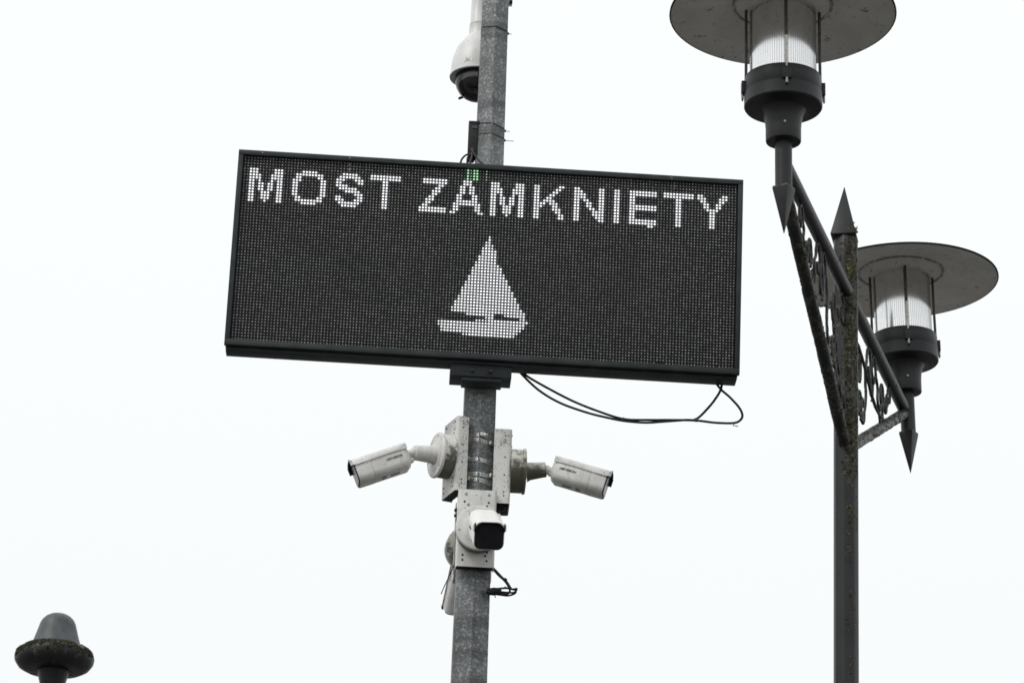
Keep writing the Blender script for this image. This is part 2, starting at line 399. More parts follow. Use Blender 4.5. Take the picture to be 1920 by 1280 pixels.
def lump(mb, p, nrm, s, flat=0.5):
    """one small irregular crust of lichen or tuft of moss sitting on a surface"""
    B = basis(nrm); k = rnd.choice((5, 6, 7)); a0 = rnd.random() * 6
    r0 = [s * rnd.uniform(0.6, 1.25) for _ in range(k)]
    vs_ = [Vector(p) + B @ Vector((r0[i] * math.cos(a0 + 2 * PI * i / k), r0[i] * math.sin(a0 + 2 * PI * i / k), -0.001)) for i in range(k)]
    vs_ += [Vector(p) + B @ Vector((r0[i] * 0.62 * math.cos(a0 + 2 * PI * i / k), r0[i] * 0.62 * math.sin(a0 + 2 * PI * i / k), s * flat * rnd.uniform(0.4, 1))) for i in range(k)]
    fs = [(i, (i + 1) % k, k + (i + 1) % k, k + i) for i in range(k)] + [tuple(range(k, 2 * k))]
    mb.add(vs_, fs)

# ---------------------------------------------------------------- ground
g = MB().add([(-700, -700, 0), (700, -700, 0), (700, 900, 0), (-700, 900, 0)], [(0, 1, 2, 3)]).build('ground', 'ground')
g['kind'] = 'structure'; g['label'] = 'grey paved ground below the signs and lamps'

# ---------------------------------------------------------------- sign pole (six-sided, tapering)
SY = 10.684
PY = SY + 0.150
P0 = at(909.5, 500, PY); PX = P0.x
def pz(py): return zof(PX, PY, py)
def prad(z): return 0.0413 + (pz(0) - z) * 0.0049
pole = thing('sign_pole', 'six-sided galvanised steel pole carrying the LED sign and the cameras', 'pole', (PX, PY, 0))
ztop = pz(0) + 0.85
HEX = 1.04 / math.cos(R(30)); HA = R(-86)              # hexagonal tube, one ridge towards the street
prof = [(prad(z) * HEX, z) for z in [0.02 + ztop * i / 40 for i in range(40)] + [ztop]]
MB().lathe(prof, (PX, PY, 0), n=6, rot=HA + PI / 2).build('shaft', 'galv', pole, bevel=0.0020, smooth=20)
MB().lathe([(0.13, 0.0), (0.13, 0.02)], (PX, PY, 0), n=4, rot=PI / 4).build('base_plate', 'galv', pole, bevel=0.002)
MB().lathe([(prad(ztop) * 1.24, 0), (prad(ztop) * 1.24, 0.012), (0.03, 0.03)], (PX, PY, ztop), n=6, rot=HA + PI / 2).build('pole_cap', 'black', pole)

# ---------------------------------------------------------------- LED sign
sign = bpy.data.objects.new('led_sign', None); C.objects.link(sign)
sign.location = (-0.089, SY, 6.19)
SR = Matrix.Rotation(R(2.365), 3, 'Z') @ Matrix.Rotation(R(0.457), 3, 'Y') @ Matrix.Rotation(R(0.147), 3, 'X')
sign.rotation_euler = SR.to_euler()
tag(sign, 'wide black LED message sign showing MOST ZAMKNIĘTY above a white sailboat', 'electronic sign')
W2, H2 = 0.8185, 0.0
TOPZ, BOTZ = 0.337, -0.341
sb = dict(local=True)
def sp_(x, y, z): return sign.matrix_basis @ Vector((x, y, z))
# cabinet behind, four frame rails proud of the LED face
MB().box((0, 0.047, (TOPZ + BOTZ) / 2 - 0.0), (2 * W2 - 0.006, 0.080, TOPZ - BOTZ - 0.006)).build('cabinet', 'frame', sign, bevel=0.004, **sb)
for c_, s_ in (((0, -0.002, TOPZ - 0.0085), (2 * W2, 0.016, 0.017)), ((0, -0.002, BOTZ + 0.0095), (2 * W2, 0.016, 0.019)),
               ((-W2 + 0.008, -0.002, (TOPZ + BOTZ) / 2 + 0.001), (0.016, 0.0155, TOPZ - BOTZ - 0.0365)), ((W2 - 0.008, -0.002, (TOPZ + BOTZ) / 2 + 0.001), (0.016, 0.0155, TOPZ - BOTZ - 0.0365))):
    MB().box(c_, s_).build('frame_rail', 'frame', sign, bevel=0.0015, **sb)
# lower folded lip and a drip edge under the cabinet
MB().box((0, 0.040, BOTZ - 0.004), (2 * W2 - 0.012, 0.062, 0.012)).build('drip_tray', 'frame', sign, bevel=0.002, **sb)
# 20 LED modules, 32 x 16 points each, with the little louvre above each row
mm = MB().box((0, 0.006, 0), (0.3192, 0.010, 0.1592))
for r_ in range(16): mm.box((0, 0.0006, 0.075 - 0.01 * r_ + 0.0047), (0.3185, 0.0018, 0.0006))
mod_me = mm.build('led_module', 'mask', mesh_only=True, local=True)
for i in range(5):
    for j in range(4):
        o = bpy.data.objects.new('led_module', mod_me); C.objects.link(o); o.parent = sign
        o.location = (-0.64 + 0.32 * i, 0.0 + rnd.uniform(-0.0003, 0.0003), 0.24 - 0.16 * j)
def dotpos(c_, r_): return (-0.795 + 0.01 * c_, 0.0009, 0.315 - 0.01 * r_)
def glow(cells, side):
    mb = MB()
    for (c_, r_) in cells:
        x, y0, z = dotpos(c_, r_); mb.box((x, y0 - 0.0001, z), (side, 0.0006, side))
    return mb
def lit_part(name, cells, rad, core, skirt, side, label, kind=None):
    a = dots(cells, rad, 0.0022, 9, 0.05); nf_ = len(a.f); b = glow(cells, side)
    a.add(b.v, b.f)
    o = a.build(name, core, sign, label=label, smooth=60, kind=kind, local=True)
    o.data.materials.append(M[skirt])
    # faintly emissive square under each lens paints in the bloom between lit dots
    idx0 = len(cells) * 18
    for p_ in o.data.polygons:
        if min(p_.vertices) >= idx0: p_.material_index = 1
    return o
def dots(cells, rad, hgt, n=7, var=0.0, y=0.0):
    mb = MB()
    for (c_, r_) in cells:
        x, y0, z = dotpos(c_, r_); a0 = rnd.random(); rr = rad * (1 + rnd.uniform(-var, var))
        x += rnd.uniform(-1, 1) * 0.0002; z += rnd.uniform(-1, 1) * 0.0002
        vs_ = [(x + rr * math.cos(a0 + 2 * PI * i / n), y0, z + rr * math.sin(a0 + 2 * PI * i / n)) for i in range(n)] + \
              [(x + rr * .6 * math.cos(a0 + 2 * PI * i / n), y0 - hgt, z + rr * .6 * math.sin(a0 + 2 * PI * i / n)) for i in range(n)]
        mb.add(vs_, [(i, (i + 1) % n, n + (i + 1) % n, n + i) for i in range(n)] + [tuple(range(n, 2 * n))])
    return mb
GL = {
 'M': (['###.....###'] * 2 + ['####...####'] * 2 + ['##.#...#.##'] + ['##.##.##.##'] * 3 + ['##..###..##'] * 3 + ['##...#...##']),
 'O': (['...#####...', '.#########.', '.##.....##.', '###......##'] + ['##.......##'] * 5 + ['.##.....##.', '.#########.', '...#####...']),
 'S': ['..#####..', '.#######.', '###...###', '##.....##', '####.....', '.######..', '...#####.', '......###', '##.....##', '###...###', '.#######.', '..#####..'],
 'T': ['##########'] * 2 + ['....##....'] * 10,
 'Z': ['.########', '.########', '......##.', '.....##..', '....###..', '....##...', '...##....', '..###....', '..##.....', '.##......', '#########', '#########'],
 'A': ['....###....'] * 2 + ['...##.##...'] * 3 + ['..##...##..'] * 2 + ['..#######..', '.#########.', '.##.....##.', '.##.....##.', '##.......##'],
 'K': ['##......##', '##.....##.', '##....##..', '##...##...', '##..##....', '##.####...', '####.###..', '###...##..', '##....###.', '##.....##.', '##......##', '##......##'],
 'N': ['##......##', '###.....##', '####....##', '####....##', '##.##...##', '##..##..##', '##..##..##', '##...##.##', '##....####', '##....####', '##.....###', '##......##'],
 'I': ['##'] * 12,
 'Ę': ['#########'] * 2 + ['##.......'] * 3 + ['#########'] * 2 + ['##.......'] * 3 + ['#########'] * 2 + ['......##.'],
 'Y': ['##......##', '###....###', '.##....##.', '..##..##..', '..##..##..', '...####...'] + ['....##....'] * 6,
}
lit = {}
for ch, col in (('M', 2), ('O', 16), ('S', 30), ('T', 41), ('Z', 57), ('A', 67), ('M', 80), ('K', 94), ('N', 107), ('I', 120), ('Ę', 125), ('T', 136), ('Y', 147)):
    cells = [(col + x, 4 + y) for y, row in enumerate(GL[ch]) for x, k in enumerate(row) if k == '#']
    for c_ in cells: lit[c_] = 1
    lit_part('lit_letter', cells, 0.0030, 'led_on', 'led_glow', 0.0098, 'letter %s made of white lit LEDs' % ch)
rows = {24: [(80, 80)], 25: [(80, 80)], 26: [(79, 80)], 27: [(79, 80)], 28: [(78, 82)], 29: [(78, 82)], 30: [(77, 82)], 31: [(77, 82)], 32: [(77, 82)],
        33: [(76, 83)], 34: [(76, 84)], 35: [(75, 84)], 36: [(75, 84)], 37: [(74, 85)], 38: [(74, 86)], 39: [(74, 86)], 40: [(73, 87)], 41: [(73, 87)],
        42: [(72, 88)], 43: [(72, 88)], 44: [(72, 89)], 45: [(71, 89)], 46: [(70, 90)], 47: [(70, 90)], 48: [(70, 91)], 49: [(70, 92)],
        50: [(74, 82), (87, 92)], 51: [(81, 82), (92, 92)], 52: [(81, 93)], 53: [(66, 92)], 54: [(66, 91)], 55: [(66, 90)], 56: [(67, 89)], 57: [(75, 88)]}
dim = [(80, 23), (79, 25), (81, 26), (78, 27), (81, 27), (76, 32), (75, 34), (85, 36), (73, 39), (72, 41), (71, 44), (69, 48), (69, 49), (86, 50), (80, 51), (91, 51),
       (77, 52), (78, 52), (79, 52), (80, 52), (65, 53), (65, 54), (92, 54), (91, 55), (66, 56), (90, 56), (73, 57), (74, 57), (89, 57)]
cells = [(c_, r_) for r_, sp in rows.items() for a, b in sp for c_ in range(a, b + 1)]
for c_ in cells + dim: lit[c_] = 1
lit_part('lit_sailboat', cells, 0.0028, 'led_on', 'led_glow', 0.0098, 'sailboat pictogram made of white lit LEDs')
dots(dim, 0.0025, 0.0018, 8).build('sailboat_edge_lights', 'led_on', sign, kind='stuff', smooth=60, label='fainter white LEDs edging the sailboat', **sb)
green = [(c_, r_) for c_ in (72, 74, 75) for r_ in range(4)]; gdim = [(c_, r_) for c_ in (73, 78) for r_ in range(4)]
for c_ in green + gdim: lit[c_] = 1
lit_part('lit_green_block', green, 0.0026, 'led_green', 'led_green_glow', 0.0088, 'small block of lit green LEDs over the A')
dots(gdim, 0.0019, 0.002, 8).build('dim_green_lights', 'led_green_dim', sign, kind='stuff', label='dim green LEDs at the top edge', smooth=60, **sb)
dead = {(c_, 63) for c_ in (135, 136, 137)} | {(154, 63)}
cells = [(c_, r_) for c_ in range(160) for r_ in range(64) if (c_, r_) not in lit and (c_, r_) not in dead]
dots(cells, 0.00148, 0.0010, 6, 0.22).build('unlit_leds', 'led_off', sign, kind='stuff', label='grid of small unlit white LED lenses', smooth=60, **sb)
# mounting bracket under the cabinet
bx = (sign.matrix_basis.inverted() @ Vector((PX, PY, 5.85))).x
MB().box((bx - 0.004, 0.060, BOTZ - 0.030), (0.195, 0.090, 0.040)).box((bx, 0.056, BOTZ - 0.056), (0.128, 0.070, 0.014)).build('mounting_bracket', 'frame', sign, bevel=0.002, **sb)
for dx in (-0.032, 0.027):
    MB().cyl((bx + dx, 0.016, BOTZ - 0.032), (bx + dx, 0.006, BOTZ - 0.032), 0.0062, n=6).build('bolt', 'frame', sign, bevel=0.0008, **sb)
for (x0, z0, z1) in ((-0.4595, 0.332, 0.326), (-0.4600, 0.312, 0.303), (-0.4590, 0.297, 0.285)):
    MB().tube([(x0, -0.0112 if z0 > 0.32 else -0.003, z0), (x0 + 0.0006, -0.0112 if z0 > 0.32 else -0.003, (z0 + z1) / 2), (x0 - 0.0006, -0.0112 if z0 > 0.32 else -0.003, z1)], 0.0008, 5, jit=0.4).build('bird_dropping', 'dropping', sign, **sb)
for (x0, z0) in ((-0.742, 0.329), (0.582, 0.330), (0.586, 0.327), (0.600, 0.303)):
    mb = MB(); lump(mb, (x0, -0.0102 if z0 > 0.32 else -0.002, z0), (0, -1, 0), 0.0022, 0.5); mb.build('dirt_spot', 'dropping', sign, **sb)

# ---------------------------------------------------------------- loose cables under the sign
CY = SY + 0.10
def cable(name, pts, r, label, cat='cable', group=None, Y=CY, mat='black', ys=None, parent=None):
    w = [at(x, y, (Y if ys is None else ys[i])) for i, (x, y) in enumerate(pts)]
    base = w[0]; o = bpy.data.objects.new(name, None)
    mb = MB().tube(smooth_path([q - (base if parent is None else Vector((0, 0, 0))) for q in w], 8), r, 8, jit=0.03)
    if parent is None:
        bpy.data.objects.remove(o)
        o = mb.build(name, mat, None, smooth=60); o.location = base
        return tag(o, label, cat, group)
    bpy.data.objects.remove(o)
    return mb.build(name, mat, parent, smooth=60, label=label)
loop = thing('hanging_cable', 'pair of loose black cables sagging in a loop under the right half of the sign', 'cable', at(975, 700, CY))
cable('cable_strand', [(968, 688), (978, 701), (1010, 731), (1050, 755), (1100, 773), (1140, 783), (1172, 789), (1210, 792), (1245, 790), (1285, 787), (1306, 785), (1330, 762), (1345, 742), (1352, 728), (1354, 712)], 0.0040, None, parent=loop)
cable('cable_strand', [(976, 692), (990, 706), (1030, 729), (1075, 752), (1120, 770), (1168, 785), (1215, 787), (1260, 787), (1305, 788), (1340, 792), (1372, 793), (1386, 789), (1392, 779), (1386, 764), (1368, 744), (1352, 730), (1338, 712)], 0.0040, None, Y=CY + 0.004, parent=loop)
for (x, y, a) in ((1305, 787, 8), (1168, 786, -10)):
    c_ = at(x, y, CY + 0.002); MB().box(c_, (0.010, 0.014, 0.010), Matrix.Rotation(R(a), 3, 'Y')).build('cable_clip', 'rod_dark', loop, bevel=0.002)
MB().tube([at(1378, 793, CY), at(1374, 797, CY - .004), at(1384, 799, CY - .004)], 0.0016, 6).build('tie_end', 'black', loop)

# ---------------------------------------------------------------- dome camera
DY = PY + 0.165
DC = at(894.6, 146, DY)
ptz = thing('dome_camera', 'white dome camera hanging half hidden behind the pole above the sign', 'security camera', DC)
hz = [(0.0930, -0.002), (0.0935, 0.002), (0.0905, 0.005), (0.0895, 0.03), (0.0865, 0.055), (0.081, 0.08), (0.073, 0.104), (0.060, 0.125), (0.047, 0.143), (0.036, 0.155), (0.0335, 0.160), (0.0335, 0.190), (0.031, 0.192)]
housing = MB().lathe([(0.074, 0.004), (0.078, 0.004), (0.0915, -0.003)] + hz, DC, n=56).build('housing', 'ptz', ptz, smooth=40)
MB().lathe([(0.031, 0.192), (0.0325, 0.196), (0.0325, 0.199), (0.0305, 0.202), (0.0295, 0.28), (0.027, 0.34)], DC, n=32).build('neck', 'ptz', ptz, smooth=40)
pr = [(0.0735 * math.sin(a), -0.012 - 0.0735 * math.cos(a)) for a in [R(3 + 87 * i / 16) for i in range(17)]]
bub = MB().lathe(pr + [(0.0735, 0.004)], DC, n=56).build('dome_cover', 'bubble', ptz, smooth=60)
pr = [(0.0675 * math.sin(a), -0.010 - 0.0655 * math.cos(a)) for a in [R(3 + 87 * i / 14) for i in range(15)]]
MB().lathe(pr + [(0.0675, 0.003)], DC, n=48).build('dome_lens', 'lens', bub, smooth=60)
MB().lathe([(0.016, 0.338), (0.035, 0.338), (0.037, 0.345), (0.037, 0.356), (0.028, 0.360)], DC, n=32).build('black_collar', 'black', ptz, smooth=35)
ang = R(250)
mb = MB(); n_ = Vector((math.cos(ang), math.sin(ang), 0.12)).normalized(); B = basis(n_)
MB().box(DC + Vector((0, 0, 0.017)) + n_ * 0.0892, (0.030, 0.018, 0.0012), B).build('type_label', 'sticker', ptz)
for k in range(4):
    MB().box(DC + Vector((0, 0, 0.017)) + n_ * 0.0900 + B @ Vector((-0.003 + (k % 2) * 0.002, -0.006 + 0.0035 * k, 0)), (0.018 - 0.003 * (k % 3), 0.0010, 0.0006), B).build('label_print', 'ink', ptz)
MB().lathe([(0.0045, -0.004), (0.0045, 0.010), (0.002, 0.012)], at(865.5, 183, DY), (-0.85, -0.1, -0.45), 10).build('lens_latch', 'black', ptz)
# arm that carries it, bending back to the pole above the picture
z1 = DC.z + 0.358
MB().tube(smooth_path([(DC.x, DC.y, z1), (DC.x, DC.y, z1 + 0.06), (DC.x, DC.y - 0.03, z1 + 0.10), (PX, PY + 0.03, z1 + 0.11)], 6), 0.025, 16).build('bracket_arm', 'ptz', ptz, smooth=60)
zc = pz(4)
rr = prad(zc) * 1.04
band = thing('pole_clamp', 'pole clamp with a bolt lug, highest thing on the pole', 'clamp', (PX, PY, zc))
MB().lathe([(rr + 0.001, 0.030), (rr + 0.005, 0.030), (rr + 0.005, 0.070), (rr + 0.001, 0.070)], (PX, PY, zc), n=32, closed=True).build('clamp_band', 'ptz', band)
MB().box((PX + rr + 0.006, PY + 0.022, zc + 0.05), (0.014, 0.02, 0.10)).build('clamp_lug', 'ptz', band, bevel=0.002)
MB().cyl((PX + rr + 0.004, PY + 0.005, zc + 0.004), (PX + rr + 0.014, PY + 0.005, zc + 0.004), 0.007, n=6).build('clamp_bolt', 'black', band)

# ---------------------------------------------------------------- cable ties round the pole
def pole_ring(mb, z, rad, w, tilt, dirn=0.0, h=0.0016, n=72, oct_=True):
    """flat strap that follows the pole"""
    T = Matrix.Rotation(tilt, 3, 'Y') @ Matrix.Rotation(dirn, 3, 'X')
    rings = []
    for i in range(n):
        a = 2 * PI * i / n; q_ = (a - HA) % R(60) - R(30); r_ = min(rad / math.cos(q_), rad * 1.115)
        d = Vector((math.cos(a), math.sin(a), 0)); ring = []
        for (dr, dz) in ((0, -w / 2), (h, -w / 2), (h, w / 2), (0, w / 2)):
            ring.append(Vector((PX, PY, z)) + T @ (d * (r_ + dr) + Vector((0, 0, dz))))
        rings.append(ring)
    rings.append(rings[0]); return mb.loft(rings, cap=False)
for (y, tl, lab, tail) in ((62, 7, 'upper black cable tie round the pole beside the dome camera', 0.012),
                           (243, 9, 'black cable tie with a knob end round the pole beside the black box', 0.016),
                           (262, 6, 'lowest thin black cable tie just above the sign, with a long tail', 0.030)):
    z = pz(y) ; rr = prad(z) * 1.03
    t = thing('cable_tie', lab, 'cable tie', (PX, PY, z), 'cable ties round the pole')
    pole_ring(MB(), z, rr, 0.0042 if y != 262 else 0.0024, R(tl), 0).build('strap', 'black', t, smooth=50)
    q = Vector((PX + rr + 0.003, PY - 0.012, z - rr * math.tan(R(tl)) - 0.002))
    MB().box(q, (0.007, 0.007, 0.007)).build('tie_head', 'black', t, bevel=0.0012)
    MB().tube([q, q + Vector((tail * 0.6, -0.004, -0.003)), q + Vector((tail, -0.006, -0.004))], 0.0011, 5).build('tie_tail', 'black', t)

# black box beside the pole
z_a, z_b = pz(240), pz(300)
jb = at(887, 262, PY - 0.01)
box = thing('control_box', 'small black box strapped to the left of the pole just above the sign', 'electrical box', (jb.x, jb.y, z_b))
MB().box((jb.x, jb.y, (z_a + z_b) / 2), (0.033, 0.05, z_a - z_b)).build('box_body', 'black', box, bevel=0.004)
MB().box((jb.x + 0.002, jb.y, z_a + 0.002), (0.036, 0.052, 0.010)).build('box_lid', 'black', box, bevel=0.002)
MB().box((jb.x + 0.004, jb.y - 0.0262, z_a - 0.016), (0.018, 0.0015, 0.008)).build('box_label', 'rod_dark', box)
MB().cyl((jb.x - 0.004, jb.y, z_b - 0.014), (jb.x - 0.004, jb.y, z_b + 0.002), 0.011, n=14).build('cable_gland', 'black', box, bevel=0.001)
cw = PY - 0.035
wires = thing('box_cables', 'short grey-black cables looping from the small box into the top of the sign', 'cable', at(880, 300, cw))
cable('cable_strand', [(886, 292), (876, 290), (868, 296), (864, 304), (864, 318)], 0.0034, None, Y=cw, parent=wires)
cable('cable_strand', [(884, 286), (877, 296), (876, 306), (875, 318)], 0.0034, None, Y=cw, parent=wires)
cable('cable_strand', [(882, 278), (890, 290), (897, 300), (906, 308), (912, 318)], 0.0030, None, Y=PY - 0.06, mat='rod_dark', parent=wires)
cable('cable_strand', [(886, 278), (885, 292), (881, 306), (880, 318)], 0.0030, None, Y=PY - 0.055, mat='rod_dark', parent=wires)

# ---------------------------------------------------------------- camera brackets and bullet cameras
def channel(nrm, zc_, hh, w=0.121, d0=0.0955, dep=0.047, t=0.0028, rad=0.009):
    """U-shaped sheet with its face looking along nrm (horizontal)"""
    n_ = Vector(nrm).normalized(); tg = Vector((n_.y, -n_.x, 0))
    prof = []
    def arc(cx, cy, r_, a0, a1, k=5): return [(cx + r_ * math.cos(R(a0 + (a1 - a0) * i / k)), cy + r_ * math.sin(R(a0 + (a1 - a0) * i / k))) for i in range(k + 1)]
    o_ = [(-w / 2, -dep)] + arc(-w / 2 + rad, -rad, rad, 180, 90) + arc(w / 2 - rad, -rad, rad, 90, 0) + [(w / 2, -dep)]
    i_ = [(w / 2 - t, -dep)] + arc(w / 2 - rad, -rad, rad - t, 0, 90) + arc(-w / 2 + rad, -rad, rad - t, 90, 180) + [(-w / 2 + t, -dep)]
    prof = o_ + i_; o = Vector((PX, PY, zc_)) + n_ * d0
    mk = lambda z: [o + tg * a + n_ * b + Vector((0, 0, z)) for a, b in prof]
    mb = MB(); k = len(prof); mb.loft([mk(-hh / 2), mk(hh / 2)], cap=False)
    m_ = len(o_)
    for base in (0, k):
        for i in range(m_ - 1):
            q = (base + i, base + i + 1, base + k - 2 - i, base + k - 1 - i); mb.f.append(q)
    for i in (): pass
    return mb, o, n_, tg

def rrect(w, h, r, k=5):
    p = []
    for cx, cz, a0 in ((w / 2 - r, h / 2 - r, 0), (-w / 2 + r, h / 2 - r, 90), (-w / 2 + r, -h / 2 + r, 180), (w / 2 - r, -h / 2 + r, 270)):
        for i in range(k + 1):
            a = R(a0 + 90 * i / k); p.append((cx + r * math.cos(a), cz + r * math.sin(a)))
    return p
BW, BH, BL = 0.086, 0.078, 0.178
def body_meshes():
    d = {}
    def ring(x, w, h, r, dz=0): return [Vector((x, a, b + dz)) for a, b in rrect(w, h, r)]
    d['housing'] = MB().loft([ring(0, BW * .62, BH * .60, .018, 0.004), ring(0.004, BW * .82, BH * .82, .022, .002), ring(0.018, BW - .001, BH - .001, .020), ring(0.126, BW, BH, .020)]).build('housing', 'white', mesh_only=True, local=True, smooth=42)
    d['front_shell'] = MB().loft([ring(0.1266, BW - .002, BH - .002, .020), ring(0.127, BW + .001, BH + .001, .020), ring(BL - .002, BW + .001, BH + .001, .020), ring(BL, BW - .003, BH - .003, .018)]).build('front_shell', 'white', mesh_only=True, local=True, smooth=42)
    # sun shield: arched sheet over the top with slightly flared lips, open below
    mb = MB(); st = []
    def arch(x, w, h, drop, flare, off):
        r = 0.026; p = [(-w / 2 - flare, h / 2 - drop), (-w / 2, h / 2 - drop + .007)]
        for cx, a0, a1 in ((-w / 2 + r, 180, 90), (w / 2 - r, 90, 0)):
            for i in range(7):
                a = R(a0 + (a1 - a0) * i / 6); p.append((cx + r * math.cos(a), h / 2 - r + r * math.sin(a)))
        p += [(w / 2, h / 2 - drop + .007), (w / 2 + flare, h / 2 - drop)]
        q = [(a * (1 - 0.0034 / (w / 2)), b - (0.0017 if abs(a) < w * .45 else 0)) for a, b in reversed(p)]
        return [Vector((x, a, b + off)) for a, b in p + q]
    for x, w, drop in ((0.002, BW + .003, .016), (0.016, BW + .005, .017), (0.026, BW + .005, .024), (0.10, BW + .006, .026), (BL - 0.010, BW + .007, .028), (BL + 0.001, BW + .008, .027), (BL + 0.008, BW + .007, .020), (BL + 0.0115, BW + .006, .014)):
        st.append(arch(x, w, BH + .009, drop, .0007, 0))
    mb.loft(st, cap=False); nn_ = len(st[0]); hf = nn_ // 2
    for base in (0, nn_ * (len(st) - 1)):
        for i in range(hf - 1): mb.f.append((base + i, base + i + 1, base + nn_ - 2 - i, base + nn_ - 1 - i))
    d['sun_shield'] = mb.build('sun_shield', 'white', mesh_only=True, local=True, smooth=40, bevel=0)
    st = [arch(x, w - .0014, BH + .0026, drop - .003, 0, 0) for x, w, drop in ((BL - 0.030, BW + .0035, .022), (BL + 0.001, BW + .0038, .022), (BL + 0.008, BW + .0030, .015), (BL + 0.0121, BW + .0022, .010))]
    mb = MB().loft(st, cap=False)
    for base in (0, nn_ * (len(st) - 1)):
        for i in range(hf - 1): mb.f.append((base + i, base + i + 1, base + nn_ - 2 - i, base + nn_ - 1 - i))
    d['visor_lining'] = mb.build('visor_lining', 'black', mesh_only=True, local=True, smooth=40)
    d['front_bezel'] = MB().loft([ring(BL - .001, BW - .003, BH - .003, .018), ring(BL + .002, BW - .004, BH - .004, .017)]).build('front_bezel', 'black', mesh_only=True, local=True)
    d['lens_window'] = MB().loft([ring(BL + .002, BW - .007, BH - .007, .016), ring(BL + .0035, BW - .010, BH - .010, .015)]).build('lens_window', 'window', mesh_only=True, local=True)
    d['cable_gland'] = MB().lathe([(0.004, -0.004), (0.010, 0), (0.010, 0.01), (0.006, 0.016)], (0.004, 0, -.012), (-1, 0, 0), 14).build('cable_gland', 'white', mesh_only=True, local=True)
    d['plate_label'] = MB().box((0.096, 0.0, -BH / 2 - .0003), (0.014, 0.030, 0.0012)).box((0.060, 0.0, -BH / 2 - .0001), (0.03, 0.020, 0.0008)).build('type_plate', 'screw', mesh_only=True, local=True)
    cu = bpy.data.curves.new('logo', 'FONT'); cu.body = 'HIKVISION'; cu.size = 0.0112; cu.extrude = 0.0003; cu.shear = 0.35; cu.align_x = 'CENTER'; cu.align_y = 'CENTER'; cu.offset = 0.00022
    to = bpy.data.objects.new('logo', cu); C.objects.link(to); bpy.context.view_layer.update()
    me = bpy.data.meshes.new_from_object(to.evaluated_get(bpy.context.evaluated_depsgraph_get())); bpy.data.objects.remove(to)
    me.materials.clear(); me.materials.append(M['ink']); d['logo'] = me
    return d
BM = body_meshes()
def bullet(label, grp, base_c, nrm, arm_len, d, matw='white', mat_box='white_box', arm_end=None, roll=0.0, logos=True, moss=0, blen=1.0, bwid=1.0, lid=None, mat_front=None, face=None):
    n_ = Vector(nrm).normalized(); base_c = Vector(base_c); d = Vector(d).normalized()
    t = thing('security_camera', label, 'security camera', base_c, grp)
    jb_ = MB().lathe([(0.068, 0.0), (0.070, 0.002), (0.070, 0.037), (0.0695, 0.038)], base_c, n_, 48).build('junction_box', mat_box, t, smooth=35)
    MB().lathe([(0.0715, 0.0385), (0.0735, 0.040), (0.0735, 0.046), (0.071, 0.0485), (0.066, 0.0492)], base_c, n_, 48).build('box_lid', lid or (mat_box if moss else matw), jb_, smooth=30)
    MB().lathe([(0.052, 0.0485), (0.052, 0.0502), (0.050, 0.0508)], base_c, n_, 40).build('arm_flange', lid or matw, t, smooth=30)
    B = basis(n_)
    for k in range(3):
        a = R(70 + 120 * k); q = base_c + n_ * 0.049 + B @ Vector((math.cos(a), math.sin(a), 0)) * 0.0615
        MB().cyl(q, q + n_ * 0.0012, 0.003, n=10).build('screw', 'screw', jb_)
    a0 = base_c + n_ * 0.0505; a1 = a0 + n_ * arm_len if arm_end is None else Vector(arm_end)
    ad = (a1 - a0); L = ad.length
    arm = MB().lathe([(0.034, 0), (0.032, 0.004), (0.0285, 0.010), (0.0245, L - 0.012), (0.0242, L - 0.003), (0.021, L)], a0, ad, 32).build('arm', mat_box if moss else matw, t, smooth=35)
    side = ad.normalized().cross(Vector((0, 0, 1))).normalized()
    if side.y > 0: side = -side
    q = a0 + ad * 0.25 + side * 0.0245
    MB().cyl(q, q + side * 0.0012, 0.0036, n=12).build('screw', 'hole', arm)
    b0 = a1 + d * 0.018
    if face is not None:
        b0 = at(face[0], face[1], b0.y + d.y * BL * blen) - d * (BL * blen)
    MB().lathe([(0.004, -0.012), (0.012, -0.008), (0.015, -0.002), (0.0155, 0.004), (0.0125, 0.010), (0.012, 0.020), (0.014, 0.024)], a1, d, 24).build('ball_joint', matw, t, smooth=50)
    # body frame: x forward, z up
    x = d; y = Vector((0, 0, 1)).cross(x).normalized(); z = x.cross(y)
    Rm = Matrix((x, y, z)).transposed() @ Matrix.Rotation(roll, 3, 'X')
    hb = None
    def put(name, mesh, par, mat=None, label=None):
        if mat: mesh = mesh.copy(); mesh.materials.clear(); mesh.materials.append(M[mat])
        o = bpy.data.objects.new(name, mesh); C.objects.link(o); o.parent = par
        if label: o['label'] = label
        return o
    hb = put('housing', BM['housing'], t, matw if matw != 'white' else None)
    hb.location = b0 - base_c; hb.rotation_euler = Rm.to_euler(); hb.scale = (blen, bwid, bwid)
    put('front_shell', BM['front_shell'], hb, mat_front or (matw if matw != 'white' else None))
    put('sun_shield', BM['sun_shield'], hb, mat_front or (matw if matw != 'white' else None))
    put('visor_lining', BM['visor_lining'], hb); put('front_bezel', BM['front_bezel'], hb); put('lens_window', BM['lens_window'], hb)
    put('cable_gland', BM['cable_gland'], hb); put('type_plate', BM['plate_label'], hb)
    if logos:
        for s in (-1, 1):
            o = put('logo', BM['logo'], hb, label='black HIKVISION lettering')
            o.location = (0.052, s * (BW / 2 + 0.0002), 0.000)
            o.rotation_euler = (R(90), 0, 0) if s < 0 else (R(90), 0, R(180))
    return t

